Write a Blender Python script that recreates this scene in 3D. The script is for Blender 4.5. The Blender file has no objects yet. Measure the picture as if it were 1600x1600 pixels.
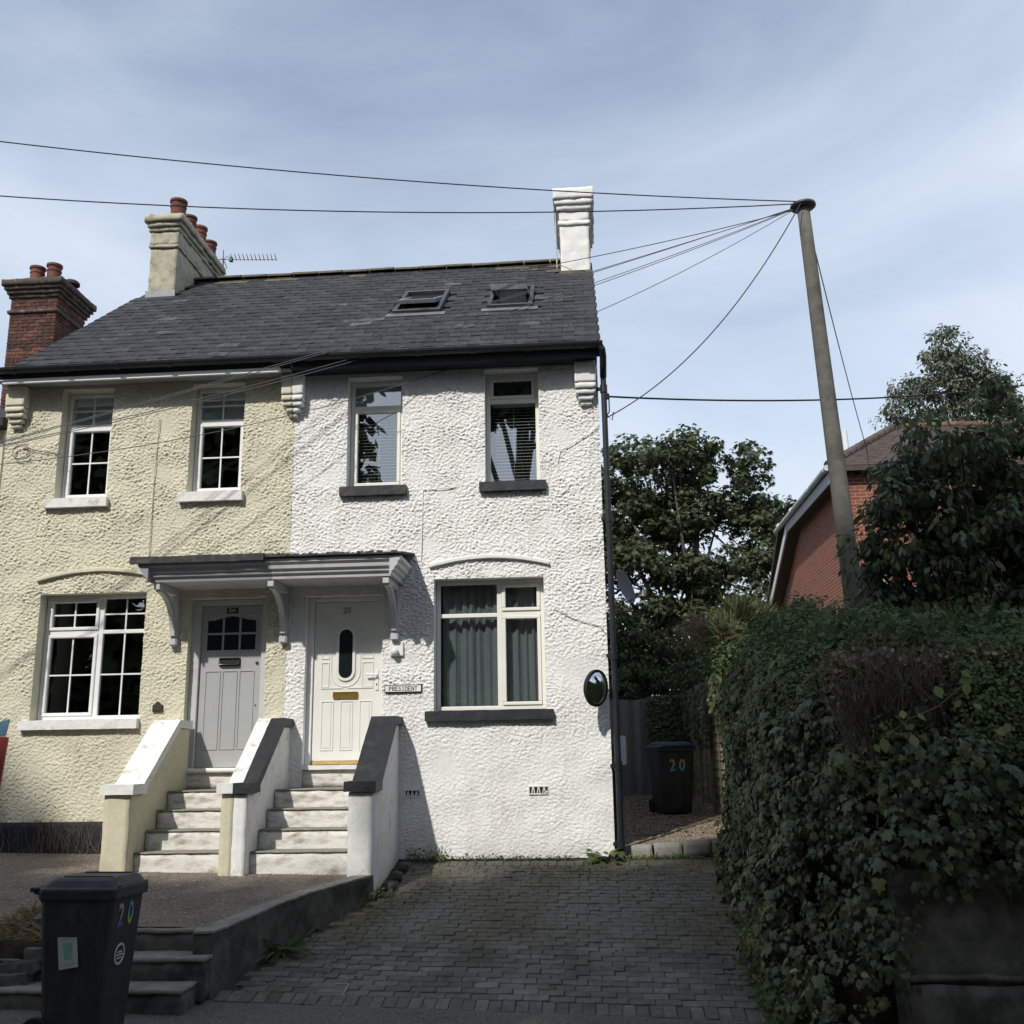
import bpy, bmesh, math, random
import numpy as np
from mathutils import Vector, Matrix, noise, Euler

random.seed(7)
RNG = np.random.default_rng(11)
R = math.radians
scene = bpy.context.scene
COL = scene.collection

# ------------------------------------------------------------------ camera
cam_data = bpy.data.cameras.new('camera')
cam_data.sensor_width = 36.0
cam_data.lens = 36.0 * 1580.0 / 1600.0
cam_data.clip_start = 0.05
cam_data.clip_end = 2000
cam = bpy.data.objects.new('camera', cam_data)
COL.objects.link(cam)
_yaw, _pitch, _roll = R(4.30), R(13.45), R(-0.90)
_F = Vector((-math.sin(_yaw)*math.cos(_pitch), math.cos(_yaw)*math.cos(_pitch), math.sin(_pitch)))
_r = Vector((math.cos(_yaw), math.sin(_yaw), 0)); _u = _r.cross(_F)
_rr = _r*math.cos(_roll) + _u*math.sin(_roll)
_uu = -_r*math.sin(_roll) + _u*math.cos(_roll)
m = Matrix(((_rr.x, _uu.x, -_F.x, 0.0), (_rr.y, _uu.y, -_F.y, -12.0), (_rr.z, _uu.z, -_F.z, 1.15), (0, 0, 0, 1)))
cam.matrix_world = m
scene.camera = cam

# ------------------------------------------------------------------ world
SUN_DIR = Vector((0.32, 0.73, -0.76)).normalized()      # the way the light travels
world = bpy.data.worlds.new('World')
scene.world = world
world.use_nodes = True
wn, wl = world.node_tree.nodes, world.node_tree.links
wn.clear()
w_out = wn.new('ShaderNodeOutputWorld')
w_bg = wn.new('ShaderNodeBackground'); w_bg.inputs['Strength'].default_value = 0.15
sky = wn.new('ShaderNodeTexSky'); sky.sky_type = 'NISHITA'; sky.sun_disc = False
sky.sun_elevation = math.asin(-SUN_DIR.z)
sky.sun_rotation = math.atan2(-SUN_DIR.x, -SUN_DIR.y)
sky.air_density = 1.0; sky.dust_density = 1.2; sky.ozone_density = 1.3
w_tc = wn.new('ShaderNodeTexCoord')
w_map = wn.new('ShaderNodeMapping'); w_map.inputs['Scale'].default_value = (1.0, 1.0, 2.2)
w_map.inputs['Rotation'].default_value = (0.2, 0.35, 0.4)
w_no = wn.new('ShaderNodeTexNoise'); w_no.inputs['Scale'].default_value = 1.7
w_no.inputs['Detail'].default_value = 7; w_no.inputs['Roughness'].default_value = 0.52
w_no.inputs['Distortion'].default_value = 0.5
w_ra = wn.new('ShaderNodeMapRange'); w_ra.inputs['From Min'].default_value = 0.34; w_ra.inputs['From Max'].default_value = 0.74
w_ra.inputs['To Min'].default_value = 0.34; w_ra.inputs['To Max'].default_value = 1.0
w_mx = wn.new('ShaderNodeMix'); w_mx.data_type = 'RGBA'
w_mx.inputs['B'].default_value = (5.0, 5.65, 6.55, 1)      # thin high cloud lit by the sun
wl.new(w_tc.outputs['Generated'], w_map.inputs['Vector']); wl.new(w_map.outputs['Vector'], w_no.inputs['Vector'])
w_sp = wn.new('ShaderNodeSeparateXYZ'); wl.new(w_tc.outputs['Generated'], w_sp.inputs['Vector'])
w_hz = wn.new('ShaderNodeMapRange'); w_hz.inputs['From Min'].default_value = 0.15; w_hz.inputs['From Max'].default_value = 0.85   # veil thickens towards the horizon all round
w_hz.inputs['To Min'].default_value = 0.20; w_hz.inputs['To Max'].default_value = -0.22
wl.new(w_sp.outputs['Z'], w_hz.inputs['Value'])
w_ad = wn.new('ShaderNodeMath'); w_ad.operation = 'ADD'; w_ad.use_clamp = True
wl.new(w_no.outputs['Fac'], w_ra.inputs['Value']); wl.new(w_ra.outputs['Result'], w_ad.inputs[0]); wl.new(w_hz.outputs['Result'], w_ad.inputs[1]); wl.new(w_ad.outputs[0], w_mx.inputs['Factor'])
wl.new(sky.outputs['Color'], w_mx.inputs['A']); wl.new(w_mx.outputs['Result'], w_bg.inputs['Color'])
wl.new(w_bg.outputs['Background'], w_out.inputs['Surface'])

# ------------------------------------------------------------------ sun, exposure
sd = bpy.data.lights.new('sun', 'SUN'); sd.energy = 3.75; sd.angle = R(1.2); sd.color = (1.0, 0.955, 0.88)
so = bpy.data.objects.new('sun', sd); COL.objects.link(so)
so.rotation_euler = SUN_DIR.to_track_quat('-Z', 'Y').to_euler(); so.location = (-10, -24, 25)
vs = scene.view_settings
vs.view_transform = 'Standard'; vs.look = 'None'; vs.gamma = 1.0; vs.exposure = 0.0; vs.use_curve_mapping = False
scene.render.resolution_x = 1024; scene.render.resolution_y = 1024

# ================================================================== materials
def new_mat(name):
    mt = bpy.data.materials.new(name); mt.use_nodes = True
    nt = mt.node_tree
    b = nt.nodes.get('Principled BSDF')
    return mt, nt, nt.nodes, nt.links, b

def mat(name, col, rough=0.7, var=0.12, scale=8.0, bump=0.0, bscale=60.0, metal=0.0, spec=0.4, col2=None, c2lo=0.55, c2hi=0.75,
        c2scale=1.5, rnd=0.0, coord='Object', detail=6.0, bdist=0.01, stretch=None, coat=0.0, streak=0.0):
    """procedural surface: base colour with noise variation, an optional second colour in patches, bump and per-object variation"""
    mt, nt, N, L, b = new_mat(name)
    if coord == 'World':           # place-bound pattern, so that alike pieces do not repeat it
        src = N.new('ShaderNodeNewGeometry').outputs['Position']
    else:
        src = N.new('ShaderNodeTexCoord').outputs[coord]
    src0 = src
    if stretch:
        mp = N.new('ShaderNodeMapping'); mp.inputs['Scale'].default_value = stretch
        L.new(src, mp.inputs['Vector']); src = mp.outputs['Vector']
    n1 = N.new('ShaderNodeTexNoise'); n1.inputs['Scale'].default_value = scale; n1.inputs['Detail'].default_value = detail
    n1.inputs['Roughness'].default_value = 0.6
    L.new(src, n1.inputs['Vector'])
    rg = N.new('ShaderNodeMapRange'); rg.inputs['From Min'].default_value = 0.3; rg.inputs['From Max'].default_value = 0.7
    rg.inputs['To Min'].default_value = 1.0-var; rg.inputs['To Max'].default_value = 1.0+var
    L.new(n1.outputs['Fac'], rg.inputs['Value'])
    base = None
    if col2 is not None:
        n2 = N.new('ShaderNodeTexNoise'); n2.inputs['Scale'].default_value = c2scale; n2.inputs['Detail'].default_value = 5
        n2.inputs['Roughness'].default_value = 0.65
        L.new(src, n2.inputs['Vector'])
        r2 = N.new('ShaderNodeMapRange'); r2.inputs['From Min'].default_value = c2lo; r2.inputs['From Max'].default_value = c2hi
        L.new(n2.outputs['Fac'], r2.inputs['Value'])
        mx = N.new('ShaderNodeMix'); mx.data_type = 'RGBA'
        mx.inputs['A'].default_value = (*col, 1); mx.inputs['B'].default_value = (*col2, 1)
        L.new(r2.outputs['Result'], mx.inputs['Factor']); base = mx.outputs['Result']
    hv = N.new('ShaderNodeHueSaturation'); hv.inputs['Color'].default_value = (*col, 1)
    if base: L.new(base, hv.inputs['Color'])
    val = rg.outputs['Result']
    if rnd > 0:
        oi = N.new('ShaderNodeObjectInfo')
        rr = N.new('ShaderNodeMapRange'); rr.inputs['To Min'].default_value = 1-rnd; rr.inputs['To Max'].default_value = 1+rnd
        L.new(oi.outputs['Random'], rr.inputs['Value'])
        mu = N.new('ShaderNodeMath'); mu.operation = 'MULTIPLY'
        L.new(val, mu.inputs[0]); L.new(rr.outputs['Result'], mu.inputs[1]); val = mu.outputs[0]
    if streak > 0:                 # rain-washed dirt runs
        ms = N.new('ShaderNodeMapping'); ms.inputs['Scale'].default_value = (5.0, 1.0, 0.35); L.new(src0, ms.inputs['Vector'])
        ns = N.new('ShaderNodeTexNoise'); ns.inputs['Scale'].default_value = 1.6; ns.inputs['Detail'].default_value = 6; ns.inputs['Roughness'].default_value = 0.7
        L.new(ms.outputs['Vector'], ns.inputs['Vector'])
        rs_ = N.new('ShaderNodeMapRange'); rs_.inputs['From Min'].default_value = 0.50; rs_.inputs['From Max'].default_value = 0.75; rs_.inputs['To Min'].default_value = 1.0; rs_.inputs['To Max'].default_value = 1.0-streak
        L.new(ns.outputs['Fac'], rs_.inputs['Value'])
        m2 = N.new('ShaderNodeMath'); m2.operation = 'MULTIPLY'; L.new(val, m2.inputs[0]); L.new(rs_.outputs['Result'], m2.inputs[1]); val = m2.outputs[0]
    L.new(val, hv.inputs['Value'])
    L.new(hv.outputs['Color'], b.inputs['Base Color'])
    b.inputs['Roughness'].default_value = rough; b.inputs['Metallic'].default_value = metal
    b.inputs['Specular IOR Level'].default_value = spec
    b.inputs['Coat Weight'].default_value = coat
    if bump > 0:
        n3 = N.new('ShaderNodeTexNoise'); n3.inputs['Scale'].default_value = bscale; n3.inputs['Detail'].default_value = 5
        L.new(src, n3.inputs['Vector'])
        bp = N.new('ShaderNodeBump'); bp.inputs['Strength'].default_value = bump; bp.inputs['Distance'].default_value = bdist
        L.new(n3.outputs['Fac'], bp.inputs['Height']); L.new(bp.outputs['Normal'], b.inputs['Normal'])
    return mt

def leaf_mat(name, col, col2, rough=0.55, trans=0.25, spec=0.35, light=None, lightfrac=0.04):
    """leaf colour picked leaf by leaf, with light passing through the blade"""
    mt, nt, N, L, b = new_mat(name)
    ge = N.new('ShaderNodeNewGeometry')
    cr = N.new('ShaderNodeValToRGB')
    cr.color_ramp.elements[0].color = (*col, 1); cr.color_ramp.elements[1].color = (*col2, 1)
    if light:
        cr.color_ramp.elements[1].position = 1-lightfrac-0.02
        e = cr.color_ramp.elements.new(1-lightfrac); e.color = (*light, 1)
    L.new(ge.outputs['Random Per Island'], cr.inputs['Fac'])
    L.new(cr.outputs['Color'], b.inputs['Base Color'])
    b.inputs['Roughness'].default_value = rough; b.inputs['Specular IOR Level'].default_value = spec
    tr = N.new('ShaderNodeBsdfTranslucent'); L.new(cr.outputs['Color'], tr.inputs['Color'])
    mx = N.new('ShaderNodeMixShader'); mx.inputs['Fac'].default_value = trans
    L.new(b.outputs['BSDF'], mx.inputs[1]); L.new(tr.outputs['BSDF'], mx.inputs[2])
    L.new(mx.outputs['Shader'], N['Material Output'].inputs['Surface'])
    return mt

def glass_mat(name, ior=1.62, tint=(0.9, 0.93, 0.93), wob=0.0):
    mt, nt, N, L, b = new_mat(name)
    N.remove(b)
    tr = N.new('ShaderNodeBsdfTransparent'); tr.inputs['Color'].default_value = (*tint, 1)
    gl = N.new('ShaderNodeBsdfGlossy'); gl.inputs['Roughness'].default_value = 0.01; gl.inputs['Color'].default_value = (1, 1, 1, 1)
    lw = N.new('ShaderNodeLayerWeight'); lw.inputs['Blend'].default_value = 0.5
    pw = N.new('ShaderNodeMath'); pw.operation = 'POWER'; pw.inputs[1].default_value = 4.0; L.new(lw.outputs['Facing'], pw.inputs[0])
    fr = N.new('ShaderNodeMath'); fr.operation = 'MULTIPLY_ADD'; fr.inputs[1].default_value = 0.85; fr.inputs[2].default_value = 0.19; L.new(pw.outputs[0], fr.inputs[0])
    mx = N.new('ShaderNodeMixShader')
    if wob:
        tc = N.new('ShaderNodeTexCoord'); n = N.new('ShaderNodeTexNoise'); n.inputs['Scale'].default_value = 3.0
        L.new(tc.outputs['Object'], n.inputs['Vector'])
        bp = N.new('ShaderNodeBump'); bp.inputs['Strength'].default_value = wob; bp.inputs['Distance'].default_value = 0.02
        L.new(n.outputs['Fac'], bp.inputs['Height']); L.new(bp.outputs['Normal'], gl.inputs['Normal'])
    L.new(fr.outputs[0], mx.inputs['Fac']); L.new(tr.outputs['BSDF'], mx.inputs[1]); L.new(gl.outputs['BSDF'], mx.inputs[2])
    L.new(mx.outputs['Shader'], N['Material Output'].inputs['Surface'])
    return mt

def ramp_mat(name, axis, lo, hi, stops, rough=0.4):
    """printed colour gradient along one object axis (rainbow number stickers)"""
    mt, nt, N, L, b = new_mat(name)
    tc = N.new('ShaderNodeTexCoord'); sx = N.new('ShaderNodeSeparateXYZ'); L.new(tc.outputs['Object'], sx.inputs['Vector'])
    rg = N.new('ShaderNodeMapRange'); rg.inputs['From Min'].default_value = lo; rg.inputs['From Max'].default_value = hi
    L.new(sx.outputs[axis], rg.inputs['Value'])
    cr = N.new('ShaderNodeValToRGB')
    els = cr.color_ramp.elements
    els[0].position, els[0].color = stops[0][0], (*stops[0][1], 1)
    els[1].position, els[1].color = stops[-1][0], (*stops[-1][1], 1)
    for p, c in stops[1:-1]:
        e = els.new(p); e.color = (*c, 1)
    L.new(rg.outputs['Result'], cr.inputs['Fac']); L.new(cr.outputs['Color'], b.inputs['Base Color'])
    b.inputs['Roughness'].default_value = rough
    return mt

M = {}
M['white_render'] = mat('white_render', (0.79, 0.785, 0.765), 0.9, 0.06, 7, 0.35, 160, col2=(0.68, 0.665, 0.62), c2lo=0.50, c2hi=0.82, c2scale=1.6, stretch=(1.6, 1, 0.6), spec=0.2, streak=0.08)
M['cream_render'] = mat('cream_render', (0.65, 0.62, 0.485), 0.9, 0.07, 5, 0.35, 160, col2=(0.53, 0.50, 0.40), c2lo=0.5, c2hi=0.8, c2scale=0.9, spec=0.2, streak=0.12)
M['white_paint'] = mat('white_paint', (0.78, 0.78, 0.76), 0.6, 0.05, 9, 0.12, 90, spec=0.35)
M['worn_white'] = mat('worn_white', (0.76, 0.76, 0.73), 0.75, 0.08, 12, 0.35, 45, col2=(0.42, 0.39, 0.30), c2lo=0.57, c2hi=0.74, c2scale=5, spec=0.25)
M['worn_cream'] = mat('worn_cream', (0.60, 0.56, 0.41), 0.8, 0.08, 12, 0.3, 45, col2=(0.47, 0.42, 0.29), c2lo=0.58, c2hi=0.78, c2scale=4, spec=0.25)
M['step_white'] = mat('step_white', (0.72, 0.71, 0.67), 0.8, 0.12, 10, 0.4, 40, col2=(0.30, 0.27, 0.19), c2lo=0.47, c2hi=0.72, c2scale=4.5, stretch=(1.0, 1.0, 2.6), spec=0.25)
M['upvc'] = mat('upvc', (0.82, 0.82, 0.81), 0.35, 0.03, 4, spec=0.5)
M['cream_upvc'] = mat('cream_upvc', (0.80, 0.79, 0.72), 0.4, 0.04, 4, spec=0.5)
M['door_white'] = mat('door_white', (0.78, 0.775, 0.73), 0.4, 0.04, 3, 0.05, 200, spec=0.5)
M['door_grey'] = mat('door_grey', (0.39, 0.40, 0.40), 0.5, 0.04, 4, 0.06, 120, spec=0.4)
M['canopy_grey'] = mat('canopy_grey', (0.30, 0.31, 0.32), 0.6, 0.08, 6, 0.1, 80, col2=(0.20, 0.2, 0.2), c2scale=3)
M['canopy_white'] = mat('canopy_white', (0.52, 0.525, 0.53), 0.6, 0.06, 6, 0.1, 80, col2=(0.40, 0.40, 0.39), c2scale=4)
M['felt'] = mat('felt', (0.045, 0.046, 0.05), 0.85, 0.3, 30, 0.5, 120, col2=(0.11, 0.105, 0.09), c2lo=0.5, c2hi=0.7, c2scale=6)
M['black_paint'] = mat('black_paint', (0.022, 0.024, 0.028), 0.55, 0.25, 14, 0.3, 60, col2=(0.05, 0.05, 0.052), c2scale=5)
M['black_gutter'] = mat('black_gutter', (0.014, 0.017, 0.022), 0.4, 0.3, 9, 0.1, 50, spec=0.45)
M['plinth_black'] = mat('plinth_black', (0.02, 0.021, 0.024), 0.8, 0.4, 20, 0.6, 40, col2=(0.06, 0.055, 0.05), c2scale=7)
M['slate'] = mat('slate', (0.037, 0.038, 0.041), 0.65, 0.32, 14, 0.35, 70, col2=(0.058, 0.058, 0.060), c2lo=0.54, c2hi=0.75, c2scale=3.5, rnd=0.30, spec=0.25, coord='World')
M['slate_worn'] = mat('slate_worn', (0.105, 0.105, 0.103), 0.7, 0.3, 14, 0.35, 70, col2=(0.042, 0.043, 0.046), c2lo=0.40, c2hi=0.58, c2scale=6, rnd=0.25, spec=0.3, coord='World')
M['slate_moss'] = mat('slate_moss', (0.115, 0.10, 0.065), 0.85, 0.3, 14, 0.5, 50, col2=(0.045, 0.044, 0.04), c2scale=5, rnd=0.2, coord='World')
M['roof_deck'] = mat('roof_deck', (0.05, 0.05, 0.055), 0.9, 0.2, 10)
M['ridge'] = mat('ridge', (0.085, 0.066, 0.05), 0.9, 0.35, 12, 0.6, 40, col2=(0.12, 0.10, 0.06), c2lo=0.5, c2hi=0.7, c2scale=5, rnd=0.25)
M['lead'] = mat('lead', (0.20, 0.21, 0.22), 0.5, 0.2, 10, 0.2, 30, metal=0.3)
M['mortar'] = mat('mortar', (0.33, 0.29, 0.24), 0.95, 0.2, 20, 0.4, 60)
M['brick'] = mat('brick', (0.115, 0.048, 0.034), 0.9, 0.3, 22, 0.5, 70, col2=(0.045, 0.03, 0.028), c2lo=0.45, c2hi=0.65, c2scale=4, rnd=0.42, coord='World')
M['brick_sooty'] = mat('brick_sooty', (0.07, 0.055, 0.046), 0.95, 0.35, 18, 0.6, 50, col2=(0.21, 0.19, 0.15), c2lo=0.55, c2hi=0.72, c2scale=7, rnd=0.25)
M['chimney_cream'] = mat('chimney_cream', (0.42, 0.39, 0.30), 0.95, 0.15, 10, 0.6, 45, col2=(0.22, 0.20, 0.16), c2lo=0.54, c2hi=0.7, c2scale=6)
M['chimney_grey'] = mat('chimney_grey', (0.30, 0.28, 0.24), 0.95, 0.2, 10, 0.6, 45, col2=(0.11, 0.10, 0.09), c2lo=0.5, c2hi=0.68, c2scale=6)
M['chimney_white'] = mat('chimney_white', (0.76, 0.75, 0.72), 0.9, 0.07, 8, 0.5, 40, col2=(0.50, 0.48, 0.44), c2lo=0.58, c2hi=0.76, c2scale=5)
M['terracotta'] = mat('terracotta', (0.155, 0.056, 0.038), 0.8, 0.2, 12, 0.2, 60, col2=(0.13, 0.06, 0.045), c2scale=5, rnd=0.15)
M['sooty'] = mat('sooty', (0.07, 0.05, 0.04), 0.9, 0.3, 14, 0.3, 60, rnd=0.2)
M['steel'] = mat('steel', (0.42, 0.43, 0.45), 0.4, 0.1, 20, metal=0.85)
M['dark_steel'] = mat('dark_steel', (0.08, 0.085, 0.09), 0.5, 0.15, 20, metal=0.4)
M['chrome'] = mat('chrome', (0.80, 0.81, 0.82), 0.03, 0.01, 3, metal=1.0)
M['dull_brass'] = mat('dull_brass', (0.30, 0.20, 0.07), 0.55, 0.3, 20, metal=0.5)
M['brass'] = mat('brass', (0.46, 0.30, 0.075), 0.38, 0.12, 20, metal=1.0)
M['bronze'] = mat('bronze', (0.06, 0.055, 0.04), 0.5, 0.2, 30, 0.3, 150, metal=0.4)
M['glass'] = glass_mat('glass', 1.75, wob=0.04)
M['glass_flat'] = glass_mat('glass_flat', 1.75)
M['dark_glass'] = mat('dark_glass', (0.012, 0.015, 0.018), 0.12, 0.1, 40, 0.25, 60, spec=0.6)
M['curtain'] = mat('curtain', (0.28, 0.30, 0.305), 0.9, 0.1, 30, 0.1, 200)
M['blind'] = mat('blind', (0.62, 0.63, 0.64), 0.5, 0.04, 10)
M['net'] = mat('net', (0.80, 0.82, 0.83), 0.9, 0.08, 10)
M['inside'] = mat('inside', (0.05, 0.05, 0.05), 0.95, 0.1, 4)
M['black_ink'] = mat('black_ink', (0.012, 0.012, 0.012), 0.6, 0.1, 10)
M['grey_ink'] = mat('grey_ink', (0.20, 0.20, 0.20), 0.5, 0.1, 10)
M['bin'] = mat('bin', (0.022, 0.025, 0.028), 0.52, 0.25, 9, 0.12, 260, spec=0.42, col2=(0.050, 0.050, 0.050), c2lo=0.52, c2hi=0.78, c2scale=6, stretch=(2, 2, 0.8))
M['bin_lid'] = mat('bin_lid', (0.034, 0.036, 0.04), 0.52, 0.25, 8, 0.15, 200, spec=0.42, col2=(0.06, 0.06, 0.06), c2lo=0.5, c2hi=0.75, c2scale=5)
M['blue_lid'] = mat('blue_lid', (0.02, 0.028, 0.075), 0.45, 0.2, 9, 0.1, 200)
M['rubber'] = mat('rubber', (0.012, 0.012, 0.012), 0.8, 0.2, 20, 0.2, 90)
M['paper'] = mat('paper', (0.42, 0.43, 0.36), 0.8, 0.12, 12, col2=(0.34, 0.36, 0.30), c2scale=9)
M['mint_ink'] = mat('mint_ink', (0.17, 0.36, 0.29), 0.8, 0.15, 30)
M['sticker_white'] = mat('sticker_white', (0.55, 0.56, 0.56), 0.5, 0.06, 20)
M['concrete_pole'] = mat('concrete_pole', (0.145, 0.14, 0.122), 0.95, 0.16, 9, 0.6, 130, col2=(0.095, 0.094, 0.08), c2lo=0.48, c2hi=0.68, c2scale=3, spec=0.2)
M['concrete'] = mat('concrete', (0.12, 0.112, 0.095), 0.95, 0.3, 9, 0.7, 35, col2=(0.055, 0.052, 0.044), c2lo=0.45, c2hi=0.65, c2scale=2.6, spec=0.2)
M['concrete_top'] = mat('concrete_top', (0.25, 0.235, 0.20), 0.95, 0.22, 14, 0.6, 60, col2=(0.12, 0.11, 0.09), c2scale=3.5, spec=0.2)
M['kerb'] = mat('kerb', (0.23, 0.225, 0.205), 0.9, 0.2, 14, 0.5, 60, col2=(0.14, 0.14, 0.115), c2scale=4, rnd=0.15)
M['paver'] = mat('paver', (0.165, 0.158, 0.142), 0.88, 0.24, 16, 0.5, 120, col2=(0.095, 0.088, 0.068), c2lo=0.40, c2hi=0.66, c2scale=1.25, rnd=0.24, spec=0.28, coord='World')
M['joint'] = mat('joint', (0.050, 0.046, 0.034), 0.98, 0.3, 30, 0.6, 120, col2=(0.05, 0.06, 0.025), c2lo=0.5, c2hi=0.65, c2scale=1.6)
M['tarmac'] = mat('tarmac', (0.135, 0.125, 0.11), 0.95, 0.45, 90, 0.8, 140, col2=(0.21, 0.19, 0.16), c2lo=0.5, c2hi=0.68, c2scale=60, bdist=0.015, spec=0.25)
M['road'] = mat('road', (0.07, 0.07, 0.068), 0.95, 0.4, 90, 0.7, 140, spec=0.25)
M['gravel_ground'] = mat('gravel_ground', (0.20, 0.17, 0.135), 0.95, 0.45, 60, 1.0, 90, col2=(0.30, 0.255, 0.205), c2lo=0.5, c2hi=0.66, c2scale=45, bdist=0.02, spec=0.25)
M['gravel'] = mat('gravel', (0.20, 0.155, 0.105), 0.9, 0.3, 30, spec=0.3, rnd=0.3)
M['soil'] = mat('soil', (0.045, 0.036, 0.026), 0.98, 0.4, 18, 0.9, 30, col2=(0.085, 0.066, 0.042), c2scale=6)
M['ground'] = mat('ground', (0.07, 0.075, 0.045), 0.98, 0.4, 3, 0.5, 10)
M['stone'] = mat('stone', (0.10, 0.092, 0.085), 0.9, 0.3, 9, 0.7, 30, col2=(0.05, 0.047, 0.045), c2scale=4, rnd=0.25)
M['fence_board'] = mat('fence_board', (0.19, 0.178, 0.158), 0.9, 0.3, 5, 0.5, 20, stretch=(14, 14, 0.6), rnd=0.22, coord='World')
M['lap_board'] = mat('lap_board', (0.30, 0.27, 0.165), 0.9, 0.25, 5, 0.5, 20, stretch=(2, 0.6, 14), rnd=0.25, coord='World')
M['post_wood'] = mat('post_wood', (0.27, 0.24, 0.14), 0.9, 0.25, 5, 0.5, 20, stretch=(14, 14, 0.6))
M['bark'] = mat('bark', (0.085, 0.072, 0.055), 0.95, 0.35, 10, 0.9, 24, stretch=(3, 3, 0.7))
M['twig'] = mat('twig', (0.15, 0.12, 0.095), 0.9, 0.3, 20)
M['twig_grey'] = mat('twig_grey', (0.24, 0.21, 0.18), 0.9, 0.3, 20)
M['wire'] = mat('wire', (0.018, 0.02, 0.025), 0.6, 0.1, 5)
M['wire_grey'] = mat('wire_grey', (0.10, 0.105, 0.115), 0.6, 0.1, 5)
M['sign_red'] = mat('sign_red', (0.33, 0.05, 0.05), 0.5, 0.05, 4)
M['sign_blue'] = mat('sign_blue', (0.12, 0.24, 0.36), 0.5, 0.05, 4)
M['sign_navy'] = mat('sign_navy', (0.05, 0.06, 0.10), 0.5, 0.05, 4)
M['dish'] = mat('dish', (0.10, 0.105, 0.11), 0.6, 0.1, 12)
M['plastic_white'] = mat('plastic_white', (0.70, 0.71, 0.72), 0.45, 0.04, 10)
M['tile_brown'] = mat('tile_brown', (0.082, 0.062, 0.055), 0.9, 0.25, 10, 0.5, 50, col2=(0.05, 0.041, 0.038), c2scale=3, rnd=0.3)
M['ridge_orange'] = mat('ridge_orange', (0.15, 0.085, 0.05), 0.9, 0.3, 10, 0.5, 40, rnd=0.2)
M['bargeboard'] = mat('bargeboard', (0.085, 0.065, 0.055), 0.7, 0.1, 8)
M['soffit_grey'] = mat('soffit_grey', (0.36, 0.37, 0.38), 0.6, 0.06, 8)
M['gutter_white'] = mat('gutter_white', (0.50, 0.51, 0.52), 0.5, 0.1, 8)
M['dead_leaf'] = leaf_mat('dead_leaf', (0.16, 0.10, 0.05), (0.33, 0.27, 0.17), 0.8, 0.1)
M['dry_grass'] = leaf_mat('dry_grass', (0.20, 0.15, 0.07), (0.34, 0.26, 0.14), 0.8, 0.2)
M['lf_sycamore'] = leaf_mat('lf_sycamore', (0.050, 0.072, 0.034), (0.098, 0.122, 0.058), 0.6, 0.32)
M['lf_bush'] = leaf_mat('lf_bush', (0.038, 0.065, 0.022), (0.095, 0.130, 0.045), 0.55, 0.28)
M['lf_bushlight'] = leaf_mat('lf_bushlight', (0.055, 0.085, 0.026), (0.09, 0.125, 0.04), 0.55, 0.25)
M['lf_euc'] = leaf_mat('lf_euc', (0.095, 0.115, 0.080), (0.15, 0.17, 0.115), 0.6, 0.2)
M['lf_cherry'] = leaf_mat('lf_cherry', (0.060, 0.088, 0.044), (0.150, 0.185, 0.088), 0.45, 0.35)
M['lf_ivy'] = leaf_mat('lf_ivy', (0.034, 0.056, 0.022), (0.095, 0.125, 0.050), 0.42, 0.18, 0.45, light=(0.20, 0.22, 0.07), lightfrac=0.03)
M['lf_privet'] = leaf_mat('lf_privet', (0.048, 0.085, 0.020), (0.125, 0.175, 0.045), 0.5, 0.28)
M['lf_weed'] = leaf_mat('lf_weed', (0.06, 0.10, 0.028), (0.13, 0.18, 0.055), 0.6, 0.25)
M['lf_bind'] = leaf_mat('lf_bind', (0.13, 0.17, 0.05), (0.20, 0.23, 0.07), 0.5, 0.3)
M['lf_grass'] = leaf_mat('lf_grass', (0.045, 0.075, 0.018), (0.085, 0.12, 0.03), 0.6, 0.25)
M['lf_spike'] = leaf_mat('lf_spike', (0.065, 0.09, 0.034), (0.115, 0.14, 0.06), 0.5, 0.2)
M['lf_plume'] = leaf_mat('lf_plume', (0.17, 0.13, 0.075), (0.27, 0.21, 0.12), 0.8, 0.2)
M['lf_opposite'] = leaf_mat('lf_opposite', (0.035, 0.055, 0.022), (0.065, 0.09, 0.035), 0.6, 0.1)
M['moss'] = leaf_mat('moss', (0.05, 0.065, 0.02), (0.085, 0.10, 0.03), 0.9, 0.1)

# ================================================================== mesh helpers
WLOC = {}
def wloc(o):
    return WLOC.get(o.name, Vector((0, 0, 0))) if o else Vector((0, 0, 0))

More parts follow.
